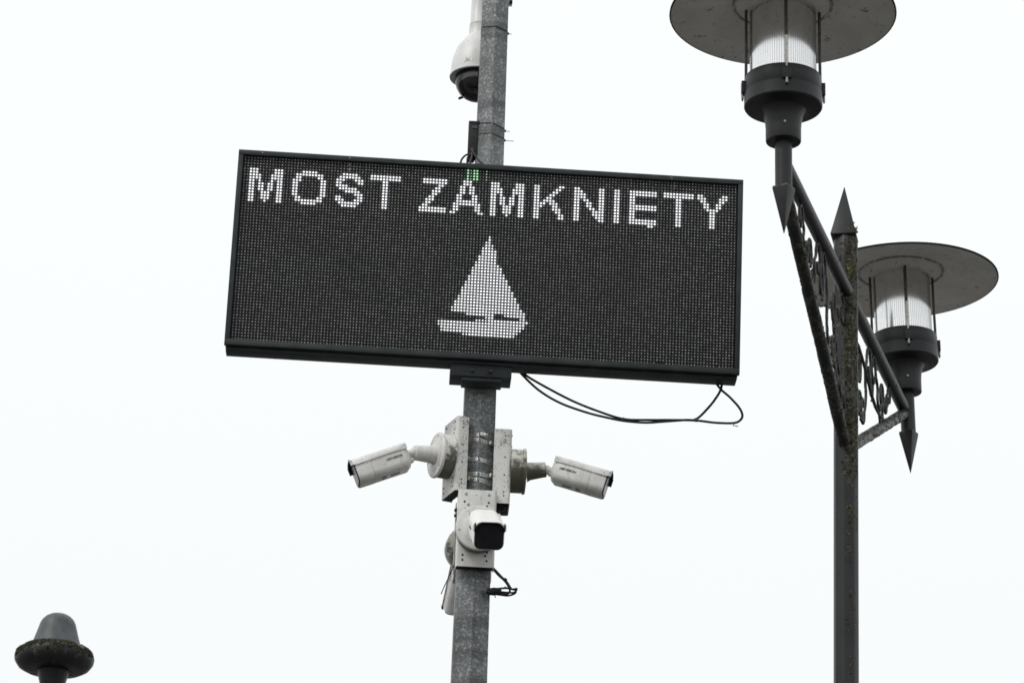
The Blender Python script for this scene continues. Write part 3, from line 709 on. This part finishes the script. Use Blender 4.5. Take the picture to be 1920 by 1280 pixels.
def bracket(label, nrm, zc_, hh, mat, holes, ends=True, **kw):
    mb, o, n_, tg = channel(nrm, zc_, hh, **kw)
    t = thing('mounting_bracket', label, 'bracket', o, 'white camera brackets on the pole')
    mb.build('bracket_plate', mat, t, smooth=35)
    w_ = kw.get('w', 0.121); Bn = Matrix((tg, n_, Vector((0, 0, 1)))).transposed()
    for sgn in ((-1, 1) if ends else ()):
        dp_ = kw.get('dep', 0.047) - 0.006
        MB().box(o - n_ * (0.0035 + dp_ / 2) + Vector((0, 0, sgn * (hh / 2 - 0.006))), (w_ - 0.0075, dp_, 0.006), Bn).build('end_plate', 'black', t)
    for (a, b, kind_) in holes:
        q = o + tg * a + Vector((0, 0, b)) + n_ * 0.0002
        if kind_ == 's':
            MB().lathe([(0.0046, -0.001), (0.0046, 0.0012), (0.003, 0.0022)], q, n_, 10).build('screw', 'screw', t)
        else:
            MB().lathe([(0.0034, -0.001), (0.0034, 0.0004)], q, n_, 10).build('bolt_hole', 'hole', t)
    w = kw.get('w', 0.121); d0 = kw.get('d0', 0.0955)
    for s in (-1, 1):                                   # holes in the side flanges
        for b in (-0.10, -0.088, -0.03, 0.03, 0.088, 0.102):
            q = o + tg * (s * (w / 2 + 0.0001)) - n_ * 0.020 + Vector((0, 0, b * hh / 0.25))
            MB().lathe([(0.0026, -0.001), (0.0026, 0.0004)], q, tg * s, 8).build('bolt_hole', 'hole', t)
    return t, o, n_, tg
H1 = [(-0.036, 0.112, 's'), (0.036, 0.112, 's'), (-0.036, 0.086, 'h'), (-0.031, 0.074, 'h'), (0.040, 0.086, 'h'), (0.028, 0.077, 's'), (-0.042, 0.045, 's'),
      (-0.036, -0.078, 'h'), (-0.031, -0.09, 'h'), (-0.036, -0.106, 'h'), (0.04, -0.09, 'h'), (0.04, -0.106, 'h')]
grp = 'white bullet cameras on the pole'
zl = pz((798 + 937) / 2); nl = Vector((-0.927, -0.375, 0))
_, o, n_, tg = bracket('white sheet bracket on the left of the pole behind the camera facing left', nl, zl, 0.249, 'white_sheet', H1, dep=0.038)
le = at(776, 848, PY - 0.086)
bullet('white bullet camera on the left of the pole, pointing down to the left', grp, o + Vector((0, 0, 0.002)), nl, 0.07, (-0.92, -0.07, -0.385), arm_end=le, face=(667, 889))
zr = pz((815 + 951) / 2); nr = Vector((0.999, 0.03, 0)); DR = dict(d0=0.1055)
_, o, n_, tg = bracket('white sheet bracket on the right of the pole behind the camera facing right', nr, zr, 0.249, 'white_sheet', H1, dep=0.056, **DR)
re_ = at(1024, 880, PY)
bullet('white bullet camera on the right of the pole with a grimy mount, pointing right', grp, o + Vector((0, 0, 0.006)), nr, 0.07, (0.958, -0.06, -0.275), mat_box='white_box_mossy', arm_end=re_, moss=1, face=(1136, 910))
zf = pz((937 + 1079) / 2); nf = Vector((0.02, -0.9998, 0)); nf = Vector((0.06, -0.998, 0))
_, o, n_, tg = bracket('pale front bracket on the pole, behind the camera facing the viewer', nf, zf, 0.254, 'white_sheet_clean', H1)
fb = o + Vector((0.006, 0, -0.014))
fe = fb + Vector((0.004, -0.10, 0.0))
bullet('clean white bullet camera facing the viewer with a large black window', grp, fb, nf, 0.05, (0.10, -0.86, -0.49), blen=1.08, bwid=1.08, lid='white_sheet_clean', matw='white_front', mat_box='white_box', arm_end=fe, roll=R(2), mat_front='white_front', face=(917, 1005))
nb = Vector((-0.06, 0.998, 0))
_, o, n_, tg = bracket('white bracket on the far side of the pole, mostly hidden by the front bracket', nb, zf + 0.004, 0.254, 'white_sheet_clean', H1, ends=False)
be = o + nb.normalized() * 0.100 + Vector((-0.008, 0, 0))
bullet('white bullet camera behind the pole, its underside showing at the lower left', grp, o + Vector((-0.014, 0, 0.0)), nb, 0.06, (-0.16, 0.70, -0.70), arm_end=be)

# hose clamps holding the side brackets
for (y, tl, lab, hx) in ((824, 3, 'uppermost steel hose clamp round the pole between the side brackets', 0.6), (834, 8, 'tilted second steel hose clamp just below the uppermost', 2.0),
                         (870, 5, 'middle steel hose clamp with its screw housing facing forward', -1.75), (897, 1, 'fourth steel hose clamp above the front bracket', 2.2),
                         (908, 6, 'lowest steel hose clamp right above the front bracket', -1.2)):
    z = pz(y); rr = prad(z) * 1.035
    t = thing('hose_clamp', lab, 'hose clamp', (PX, PY, z), 'steel hose clamps round the pole')
    pole_ring(MB(), z, rr, 0.0115, R(tl), R(3), h=0.0012).build('band', 'clamp', t, smooth=50)
    mb = MB(); T = Matrix.Rotation(R(tl), 3, 'Y') @ Matrix.Rotation(R(3), 3, 'X')
    for i in range(26):
        a = R(-165 + 150 * i / 25); d = Vector((math.cos(a), math.sin(a), 0)); q_ = (a - HA) % R(60) - R(30); hx_ = min(1 / math.cos(q_), 1.115)
        B = Matrix((Vector((-math.sin(a), math.cos(a), 0)), d, Vector((0, 0, 1)))).transposed()
        mb.box(Vector((PX, PY, z)) + T @ (d * (rr * hx_ + 0.0012)), (0.0016, 0.0006, 0.0065), T @ B)
    mb.build('band_slots', 'hole', t, kind='stuff')
    a = R(-90) + hx * 0.4; d = Vector((math.cos(a), math.sin(a), 0)); tg_ = Vector((-math.sin(a), math.cos(a), 0))
    q = Vector((PX, PY, z)) + T @ (d * (rr * 1.08 + 0.006))
    B = Matrix((tg_, d, Vector((0, 0, 1)))).transposed()
    MB().box(q, (0.018, 0.009, 0.013), T @ B).build('screw_housing', 'clamp', t, bevel=0.002)
    MB().cyl(q + tg_ * 0.008, q + tg_ * 0.016, 0.0042, n=8).build('clamp_screw', 'clamp', t)

# black gland and loop of cable under the right bracket
gq = at(941, 947, PY - 0.02)
gb = thing('cable_gland_box', 'black rubber gland with a small cable loop under the right bracket', 'electrical box', gq)
MB().lathe([(0.020, 0.018), (0.020, 0.0), (0.015, -0.014), (0.010, -0.018)], gq, (0.1, 0, 1), 4, rot=PI / 4 + 0.1).build('gland_body', 'black', gb, bevel=0.003)
cable('cable_strand', [(948, 935), (951, 946), (950, 958), (946, 963), (936, 962), (934, 957), (938, 952)], 0.0030, None, Y=PY - 0.03, parent=gb)
# bundle under the front bracket
bq = at(930, 1108, PY - 0.01)
bd = thing('cable_bundle', 'bundle of black cables tied to the right of the pole below the front camera', 'cable', bq)
cy_ = PY - 0.05
cable('cable_strand', [(914, 1054), (922, 1063), (934, 1077), (946, 1088), (953, 1098), (956, 1107), (950, 1113), (932, 1111), (916, 1108)], 0.0034, None, Y=cy_, parent=bd)
cable('cable_strand', [(918, 1058), (928, 1067), (940, 1080), (951, 1091), (959, 1103), (967, 1106), (965, 1112), (952, 1116), (934, 1114), (914, 1112)], 0.0030, None, Y=cy_ + 0.01, parent=bd)
cable('cable_strand', [(914, 1106), (932, 1103), (950, 1102), (962, 1104), (969, 1103), (964, 1110), (950, 1110), (930, 1108)], 0.0032, None, Y=cy_ + 0.004, parent=bd)
MB().tube([at(x, y, cy_) for x, y in ((912, 1108), (918, 1109), (926, 1108), (935, 1107), (940, 1108))], [0.008, 0.011, 0.013, 0.010, 0.005], 12, jit=0.12).build('tape_wrap', 'black', bd)
MB().box(at(948, 1086, cy_), (0.010, 0.010, 0.007), Matrix.Rotation(R(40), 3, 'Y')).build('tie_end', 'black', bd, bevel=0.001)
for (x, y, x2, y2) in ((917, 1114, 915, 1121), (928, 1115, 929, 1120), (944, 1101, 949, 1099)):
    MB().tube([at(x, y, cy_), at(x2, y2, cy_)], 0.0014, 5).build('tie_end', 'black', bd)
cable('thin_wire', [(852, 1056), (848, 1066), (840, 1084), (832, 1101), (827, 1113)], 0.0016, 'thin black wire hanging left of the pole over the hidden camera', 'wire', Y=PY + 0.04)
bs = at(854, 961, PY - 0.03)
st_ = thing('bracket_bolt', 'pair of dark bolt ends sticking out left of the front bracket', 'bolt', bs)
for dz in (0.009, -0.009):
    MB().cyl(bs + Vector((-0.004, 0, dz)), bs + Vector((0.014, 0, dz)), 0.0032, n=8).cyl(bs + Vector((-0.004, 0, dz)), bs + Vector((0.0, 0, dz)), 0.0055, n=6).build('bolt', 'hole', st_)

# ---------------------------------------------------------------- street lamp with two heads
d_ = (CM @ Vector(((1469 - 960) / FPX, -(30 - 640) / FPX, -1))).normalized()
LN = CO + d_ * (FPX * 0.65 / 420)          # centre of the near shade's rim
LF = atz(1694, 528, LN.z)
Z0 = LN.z
LX, LY = (LN.x + LF.x) / 2 - 0.008, (LN.y + LF.y) / 2
lz = lambda py: zof(LX, LY, py)
lamp = thing('street_lamp', 'dark lichen-covered double-headed street lamp with scrolled iron arms', 'street lamp', (LX, LY, 0))
ztip, zcap = lz(351), lz(447)
MB().lathe([(0.0385, z) for z in [0.6 + (zcap - 0.6) * i / 60 for i in range(61)]], (LX, LY, 0), n=8, rot=R(22.5 + 9)).build('post', 'post_strip', lamp, bevel=0.004, smooth=24)
MB().lathe([(0.11, 0), (0.11, 0.03), (0.075, 0.06), (0.062, 0.5), (0.055, 0.56), (0.0385, 0.60)], (LX, LY, 0), n=24).build('post_base', 'post', lamp)
fin = MB(); fr_ = 0.0555
fin.lathe([(fr_ * .80, -0.004), (fr_, 0.0), (fr_, 0.003), (0.0012, ztip - zcap)], (LX - 0.004, LY, zcap), n=4, rot=R(33)).build('post_finial', 'lamp', lamp, bevel=0.0012)

SN = dict(local=False)
def lamp_head(Cc, tilt_x, bar_dz, label, dark_rod=False):
    Cc = Vector(Cc)
    hub = Cc - Vector((0, 0, 0.202))                    # top of the dark band
    O = hub
    def w(p): return Vector(p)
    body = MB().lathe([(0.100, 0.0), (0.109, -0.001), (0.1105, -0.004), (0.1105, -0.047), (0.1095, -0.049), (0.1095, -0.0515), (0.1118, -0.053), (0.1118, -0.090), (0.109, -0.094),
                        (0.078, -0.0955), (0.064, -0.101), (0.057, -0.113), (0.0525, -0.135), (0.0505, -0.160), (0.0505, -0.196), (0.049, -0.200), (0.0245, -0.2005),
                        (0.0243, -0.345)], (0, 0, 0), n=56)
    b = body.build('lamp_head', 'lamp', lamp, smooth=32, label=label, local=True)
    b.location = O - Vector((LX, LY, 0)); b.rotation_euler = (0, tilt_x, 0)
    k = dict(local=True)
    yaw = R(3)
    MB().lathe([(0.0330, -0.340), (0.0340, -0.344), (0.0340, -0.347), (0.0012, -0.483)], (0, 0, 0), n=4, rot=R(12)).build('bottom_spike', 'lamp', b, bevel=0.001, **k)
    # shade: shallow cone, rolled rim, recessed reflector ring
    zr_ = 0.202
    MB().lathe([(0.146, zr_ + 0.033), (0.235, zr_ + 0.018), (0.318, zr_ + 0.0015), (0.3235, zr_ - 0.001), (0.326, zr_ + 0.001), (0.3245, zr_ + 0.005), (0.30, zr_ + 0.012), (0.22, zr_ + 0.045), (0.12, zr_ + 0.075), (0.05, zr_ + 0.082)],
               (0, 0, 0), n=96).build('shade', 'shade', b, smooth=50, **k)
    MB().lathe([(0.3225, zr_ - 0.0015), (0.3268, zr_ + 0.0002), (0.3262, zr_ + 0.0045), (0.3235, zr_ + 0.004)], (0, 0, 0), n=96, closed=True).build('shade_rim', 'grime', b, smooth=50, **k)
    MB().lathe([(0.146, zr_ + 0.033), (0.1455, zr_ + 0.030), (0.143, zr_ + 0.0285), (0.139, zr_ + 0.0287), (0.137, zr_ + 0.032), (0.137, zr_ + 0.037), (0.146, zr_ + 0.037)], (0, 0, 0), n=72, closed=True).build('grimy_ring', 'shade_dirty', b, smooth=40, wobble=0.003, **k)
    MB().lathe([(0.090, zr_ + 0.012), (0.110, zr_ + 0.014), (0.132, zr_ + 0.030), (0.138, zr_ + 0.033), (0.138, zr_ + 0.040), (0.09, zr_ + 0.04)], (0, 0, 0), n=72, closed=True).build('reflector_ring', 'shade', b, smooth=40, **k)
    MB().lathe([(0.0, zr_ + 0.0345), (0.089, zr_ + 0.0345), (0.089, zr_ + 0.039), (0.0, zr_ + 0.039)], (0, 0, 0), n=48, closed=True).build('inner_reflector', 'shade', b, **k)
    gm = MB(); NR = 176; k0 = len(gm.v)
    for z in (-0.002, 0.05, 0.10, 0.15, zr_ + 0.028):
        for i in range(NR):
            a = 2 * PI * i / NR; rr_ = 0.0945 + (0.0007 if i % 2 else -0.0007); gm.v.append(Vector((rr_ * math.cos(a), rr_ * math.sin(a), z)))
    for j in range(4):
        for i in range(NR):
            i2 = (i + 1) % NR; gm.f.append((j * NR + i, j * NR + i2, (j + 1) * NR + i2, (j + 1) * NR + i))
    gm.build('ribbed_glass', M_GLASS, b, smooth=60, **k)
    MB().lathe([(0.020, 0.0), (0.020, 0.05), (0.012, 0.055)], (0, 0, 0), n=20).build('bulb_holder', 'sticker', b, **k)
    MB().lathe([(0.010, 0.055), (0.019, 0.075), (0.021, 0.11), (0.019, 0.145), (0.006, 0.158)], (0, 0, 0), n=20).build('bulb', 'frosted', b, smooth=60, **k)
    for q in range(4):
        a = R(-90 - 0.5 + 90 * q) + yaw * 0.3
        x, y = math.cos(a), math.sin(a)
        rod_m = 'rod' if q in (0,) else 'rod_dark'
        MB().cyl((x * 0.1055, y * 0.1055, 0.085), (x * 0.1055, y * 0.1055, zr_ + 0.022), 0.0044, n=10).build('rod', 'rod_dark', b, **k)
        MB().cyl((x * 0.1065, y * 0.1065, -0.016), (x * 0.1055, y * 0.1055, 0.086), 0.0047, n=10).build('rod', 'rod', b, **k) if q == 0 else \
            MB().cyl((x * 0.1065, y * 0.1065, -0.016), (x * 0.1055, y * 0.1055, 0.086), 0.0045, n=10).build('rod', rod_m, b, **k)
        Bz = Matrix.Rotation(a, 3, 'Z')
        MB().box((x * 0.1135, y * 0.1135, -0.034), (0.013, 0.027, 0.038), Bz).build('clip', 'lamp', b, bevel=0.0015, **k)
        MB().cyl((x * 0.1165, y * 0.1165, -0.052), (x * 0.1165, y * 0.1165, -0.068), 0.0038, n=10).build('rod_end', 'screw', b, **k)
        MB().cyl((x * 0.1165, y * 0.1165, -0.066), (x * 0.1165, y * 0.1165, -0.074), 0.0026, n=6).build('rod_nut', 'hole', b, **k)
    q = Vector((0.0, -0.0508, -0.158))
    MB().cyl(q, q + Vector((0, -0.003, 0)), 0.0035, n=10).build('set_screw', 'screw', b, **k)
    return b
M_GLASS = mat_glass(0.0)
m, n, p, o = new_mat('frosted_bulb'); p.inputs['Base Color'].default_value = (0.8, 0.8, 0.78, 1); p.inputs['Roughness'].default_value = 0.5; M['frosted'] = m
lamp_head(LN, R(-0.6), 0, 'nearer lamp head, cut by the top of the picture')
lamp_head(LF, R(-2.2), 0, 'farther lamp head, right of the post')

def stem(Cc, dz): return Vector((Cc.x, Cc.y, Cc.z - dz))
NB, FB = stem(LN, 0.470), stem(LF, 0.452)
NB.z = (NB.z + FB.z) / 2 + 0.002; FB.z = NB.z - 0.004
bar = [NB.lerp(FB, t) for t in [i / 24 for i in range(25)]]
off = Vector((0, 0, 0))
zbar = NB.z
MB().tube([NB, NB.lerp(FB, 0.5) - Vector((0, 0.0, 0))], 0.0205, 20).build('arm_bar', 'post', lamp, smooth=60)
MB().tube([NB.lerp(FB, 0.5), FB], 0.0205, 20).build('arm_bar', 'post', lamp, smooth=60)
zlow = lz(843)
BN0, BN1 = stem(LN, 0.520), Vector((LX, LY, zlow))
BF0 = stem(LF, 0.475)
MB().tube([BN0.lerp(BN1, i / 30) for i in range(31)], 0.0185, 16, jit=0.05).build('brace', 'post_mossy', lamp, smooth=60, wobble=0.0012)
MB().tube([BF0.lerp(BN1, i / 30) for i in range(31)], 0.0185, 16, jit=0.05).build('brace', 'post_mossy', lamp, smooth=60, wobble=0.0012)

def spiral_s(p0, p1, U, c0, c1, r0=0.034, r1=0.034, turns=1.05, bulge=0.02):
    """S or C scroll in the arm plane from p0 down to p1 (2-D: u along arm, v up), curled at both ends to side c0 / c1"""
    pts = []
    def curl(c, rad, side, start_up, rev):
        q = []
        N = 16
        for i in range(N + 1):
            t = i / N; a = t * turns * 2 * PI; r_ = rad * (0.50 + 0.50 * (1 - t))
            ang_ = (0 if side > 0 else PI)
            # begins at the outer edge away from the curl side and winds inward
            aa = (PI - a) if side > 0 else a
            if start_up < 0: aa = -aa
            q.append((c[0] + 0.60 * r_ * math.cos(aa), c[1] + r_ * math.sin(aa)))
        return q
    top = curl((p0[0] + c0 * r0, p0[1] - r0), r0, c0, 1, True)
    bot = curl((p1[0] + c1 * r1, p1[1] + r1), r1, c1, -1, False)
    mid = []
    a, b = top[0], bot[0]
    for i in range(1, 8):
        t = i / 8; mid.append((a[0] + (b[0] - a[0]) * t + bulge * math.sin(2 * PI * t) * (c1), a[1] + (b[1] - a[1]) * t))
    return list(reversed(top)) + mid + bot
def side_scrolls(Sx, far):
    S = Vector(Sx) - Vector((LX, LY, Sx.z)); L = Vector((S.x, S.y, 0)).length; U = Vector((S.x, S.y, 0)) / L
    Nn = Vector((-U.y, U.x, 0))
    zt = zbar - 0.020
    ends = (BF0 if far else BN0)
    def zb(u): return BN1.z + (ends.z - BN1.z) * u / L + 0.022
    def P(u, z, k=0.0): return Vector((LX, LY, 0)) + U * u + Nn * k + Vector((0, 0, z))
    made = []
    for i, uu in enumerate((0.13, 0.33, 0.52, 0.70)):
        u = uu * L; top, botz = zt, zb(u); h = top - botz
        if h < 0.05: continue
        ns = max(1, int(round(h / 0.22))); hh = h / ns
        for k in range(ns):
            s_ = 1 if (i + k) % 2 else -1
            r0 = min(0.062, hh * 0.30); r1 = min(0.054, hh * 0.27)
            du = rnd.uniform(-0.012, 0.012)
            pts = spiral_s((u + du, top - k * hh), (u - du, top - (k + 1) * hh), U, s_, -s_, r0, r1, turns=0.95, bulge=0.014)
            w3 = [P(a_, b_, 0.003 * ((i + k) % 2)) for a_, b_ in pts]
            MB().tube(smooth_path(w3, 3), 0.0047, 8, jit=0.12).build('scroll', 'post_mossy', lamp, smooth=60, wobble=0.0008)
            made += w3
    for uu, fz, rv in ((0.05, 0.74, 0.055), (0.23, 0.34, 0.060), (0.24, 0.72, 0.050), (0.43, 0.42, 0.060), (0.61, 0.50, 0.045)):
        u = uu * L; h = zt - zb(u); cz = zt - h * fz; sd = 1 if far else -1
        w3 = [P(u + sd * 0.026 * math.cos(R(a_)) * (1 - 0.0011 * a_), cz + rv * math.sin(R(a_)) * (1 - 0.0011 * a_), 0.004) for a_ in range(-60, 330, 15)]
        MB().tube(w3, 0.0046, 8, jit=0.10).build('scroll', 'post_mossy', lamp, smooth=60, wobble=0.0008)
    # diagonal flat bars crossing the scrolls
    for (ua, fa, ub, fb_) in ((0.04, 0.20, 0.60, 0.98),):
        ua *= L; ub *= L
        a = P(ua, zt + (zb(ua) - zt) * fa, -0.004); b = P(ub, zt + (zb(ub) - zt) * fb_, -0.004)
        MB().tube([a.lerp(b, i / 8) + Vector((0, 0, 0.03 * math.sin(2 * PI * i / 8))) for i in range(9)], 0.0052, 6, jit=0.1).build('scroll_bar', 'post_mossy', lamp, wobble=0.001)
    return made
sc_pts = side_scrolls(LN, False) + side_scrolls(LF, True)

# lichen crusts and moss tufts (real small lumps)
view = Vector((-LX, -LY, 0)).normalized(); rightv = Vector((-view.y, view.x, 0))
lg, ly, ms = MB(), MB(), MB()
def on_post(zz, aa, s, mb, flat=0.45):
    d = (view * math.cos(aa) + rightv * math.sin(aa)).normalized(); lump(mb, Vector((LX, LY, zz)) + d * 0.0365, d, s, flat)
for i in range(2600):
    yy = rnd.random() ** 0.85; zz = lz(450) + (lz(900) - lz(450)) * yy
    dens = noise.noise(Vector((1.3, 0, zz * 9)))
    if dens < -0.35: continue
    a = rnd.gauss(0.36, 0.36)
    nn = noise.noise(Vector((a * 3, 5, zz * 16)))
    if nn < -0.15: continue
    mb = ms if rnd.random() < 0.38 else (ly if nn > 0.42 and rnd.random() < 0.35 else lg)
    on_post(zz, a, rnd.uniform(0.0016, 0.0064), mb, 0.35)
for i in range(420):
    zz = lz(900) + (lz(1270) - lz(900)) * rnd.random()
    a = rnd.gauss(0.45, 0.22)
    if noise.noise(Vector((a * 2, 7, zz * 11))) < 0.12: continue
    on_post(zz, a, rnd.uniform(0.0012, 0.0042), rnd.choice((ms, ms, lg, ly)), 0.35)
for i in range(150):                                           # yellow patch on the post finial
    u = rnd.uniform(0.15, 0.95); zz = zcap + abs(rnd.gauss(0, 0.012)) + 0.001
    q = Vector((LX, LY, zz)) + rightv * 0.040 * (u * 1.0 - 0.05) + view * 0.037
    lump(ly, q, view, rnd.uniform(0.0018, 0.0042), 0.4)
def on_tube(a, b, rad, cnt, mb, smin, smax, up=-0.2, flat=0.5):
    d = (b - a).normalized(); x = d.cross(Vector((0, 0, 1))).normalized(); y = x.cross(d)
    for i in range(cnt):
        t = rnd.random(); an = rnd.uniform(0, 2 * PI); q = x * math.cos(an) + y * math.sin(an)
        if q.z < up and rnd.random() < 0.7: continue
        lump(mb, a.lerp(b, t) + q * rad * 0.96, q, rnd.uniform(smin, smax), flat)
on_tube(BN0, BN1, 0.0185, 900, ms, 0.0015, 0.0050, up=-2)
on_tube(BN0, BN1, 0.0185, 130, lg, 0.0012, 0.0032, up=-2)
on_tube(BF0, BN1, 0.0185, 500, ms, 0.0015, 0.0050)
on_tube(BF0, BN1, 0.0185, 300, lg, 0.0015, 0.0045, up=-0.6)
on_tube(NB, FB, 0.0205, 260, ms, 0.0012, 0.0035, up=-2, flat=0.3)
for q in sc_pts:
    for k in range(2):
        if rnd.random() < 0.22:
            dd = Vector((rnd.uniform(-1, 1), rnd.uniform(-1, 1), rnd.uniform(-1, 1))).normalized()
            lump(ms if rnd.random() < 0.8 else lg, q + dd * 0.004, dd, rnd.uniform(0.0015, 0.0040), 0.6)
lg.build('grey_lichen', 'lichen', lamp, kind='stuff', smooth=20)
ly.build('yellow_lichen', 'lichen_yellow', lamp, kind='stuff', smooth=20)
ms.build('moss', 'moss', lamp, kind='stuff', smooth=20)

# ---------------------------------------------------------------- bell-shaped post cap, lower left
KC = at(102, 1233, 14.4)
k_ = 14.4 / math.cos(R(17)) / FPX                            # metres per pixel there
cap = thing('capped_post', 'bell-shaped grey post cap with a mossy round brim at the lower left', 'post', (KC.x, KC.y, 0))
u = k_
dome = [(58 * u, 8 * u), (51 * u, 15 * u), (47.5 * u, 21 * u), (44.5 * u, 29 * u), (40 * u, 43 * u), (36.5 * u, 55 * u), (33.5 * u, 66 * u), (30 * u, 73 * u), (24 * u, 79.5 * u), (16 * u, 84 * u), (8 * u, 86.5 * u), (1 * u, 87 * u)]
MB().lathe(dome, (KC.x + 1.5 * u, KC.y, KC.z), n=56).build('cap_dome', 'cap', cap, smooth=60)
brim = [(30 * u, -25 * u), (55 * u, -24 * u), (66 * u, -18 * u), (72.5 * u, -9 * u), (74.5 * u, 0 * u), (73 * u, 7 * u), (67 * u, 14 * u), (58 * u, 19 * u), (46 * u, 22 * u)]
MB().lathe(brim, KC, n=64).build('cap_brim', 'cap_brim', cap, smooth=60, wobble=0.0005)
MB().lathe([(0.075, 0), (0.075, 0.3), (0.055, 0.35), (0.045, 0.9), (0.040, KC.z - 0.16), (0.05, KC.z - 0.12), (30 * u, KC.z - 26 * u)], (KC.x, KC.y, 0), n=24).build('post', 'post', cap)
mb, mb2 = MB(), MB()
bp = [(47, 22), (58, 19.5), (67, 14.5), (73, 7.5), (75, 0), (73.5, -8)]
for i in range(12000):
    a = rnd.uniform(0, 2 * PI); t = rnd.random()
    t = t ** 1.15 * 4.9; k0 = int(t); ft = t - k0; rr_ = (bp[k0][0] * (1 - ft) + bp[k0 + 1][0] * ft) * u; zz = (bp[k0][1] * (1 - ft) + bp[k0 + 1][1] * ft) * u
    t /= 4.9
    if t > 0.5 and rnd.random() < (t - 0.5) * 2.0: continue
    if noise.noise(Vector((math.cos(a) * 2.6, math.sin(a) * 2.6, t * 1.5))) < -0.26 + t * 0.35: continue
    nrm = Vector((math.cos(a) * (0.1 + 1.4 * t), math.sin(a) * (0.1 + 1.4 * t), 1.1 - t)).normalized()
    lump(mb if rnd.random() < 0.55 else mb2, KC + Vector((rr_ * math.cos(a), rr_ * math.sin(a), zz)), nrm, rnd.uniform(0.0010, 0.0036), 0.9)
mb.build('moss', 'moss', cap, kind='stuff', smooth=20)
mb2.build('grey_lichen', 'lichen', cap, kind='stuff', smooth=20)
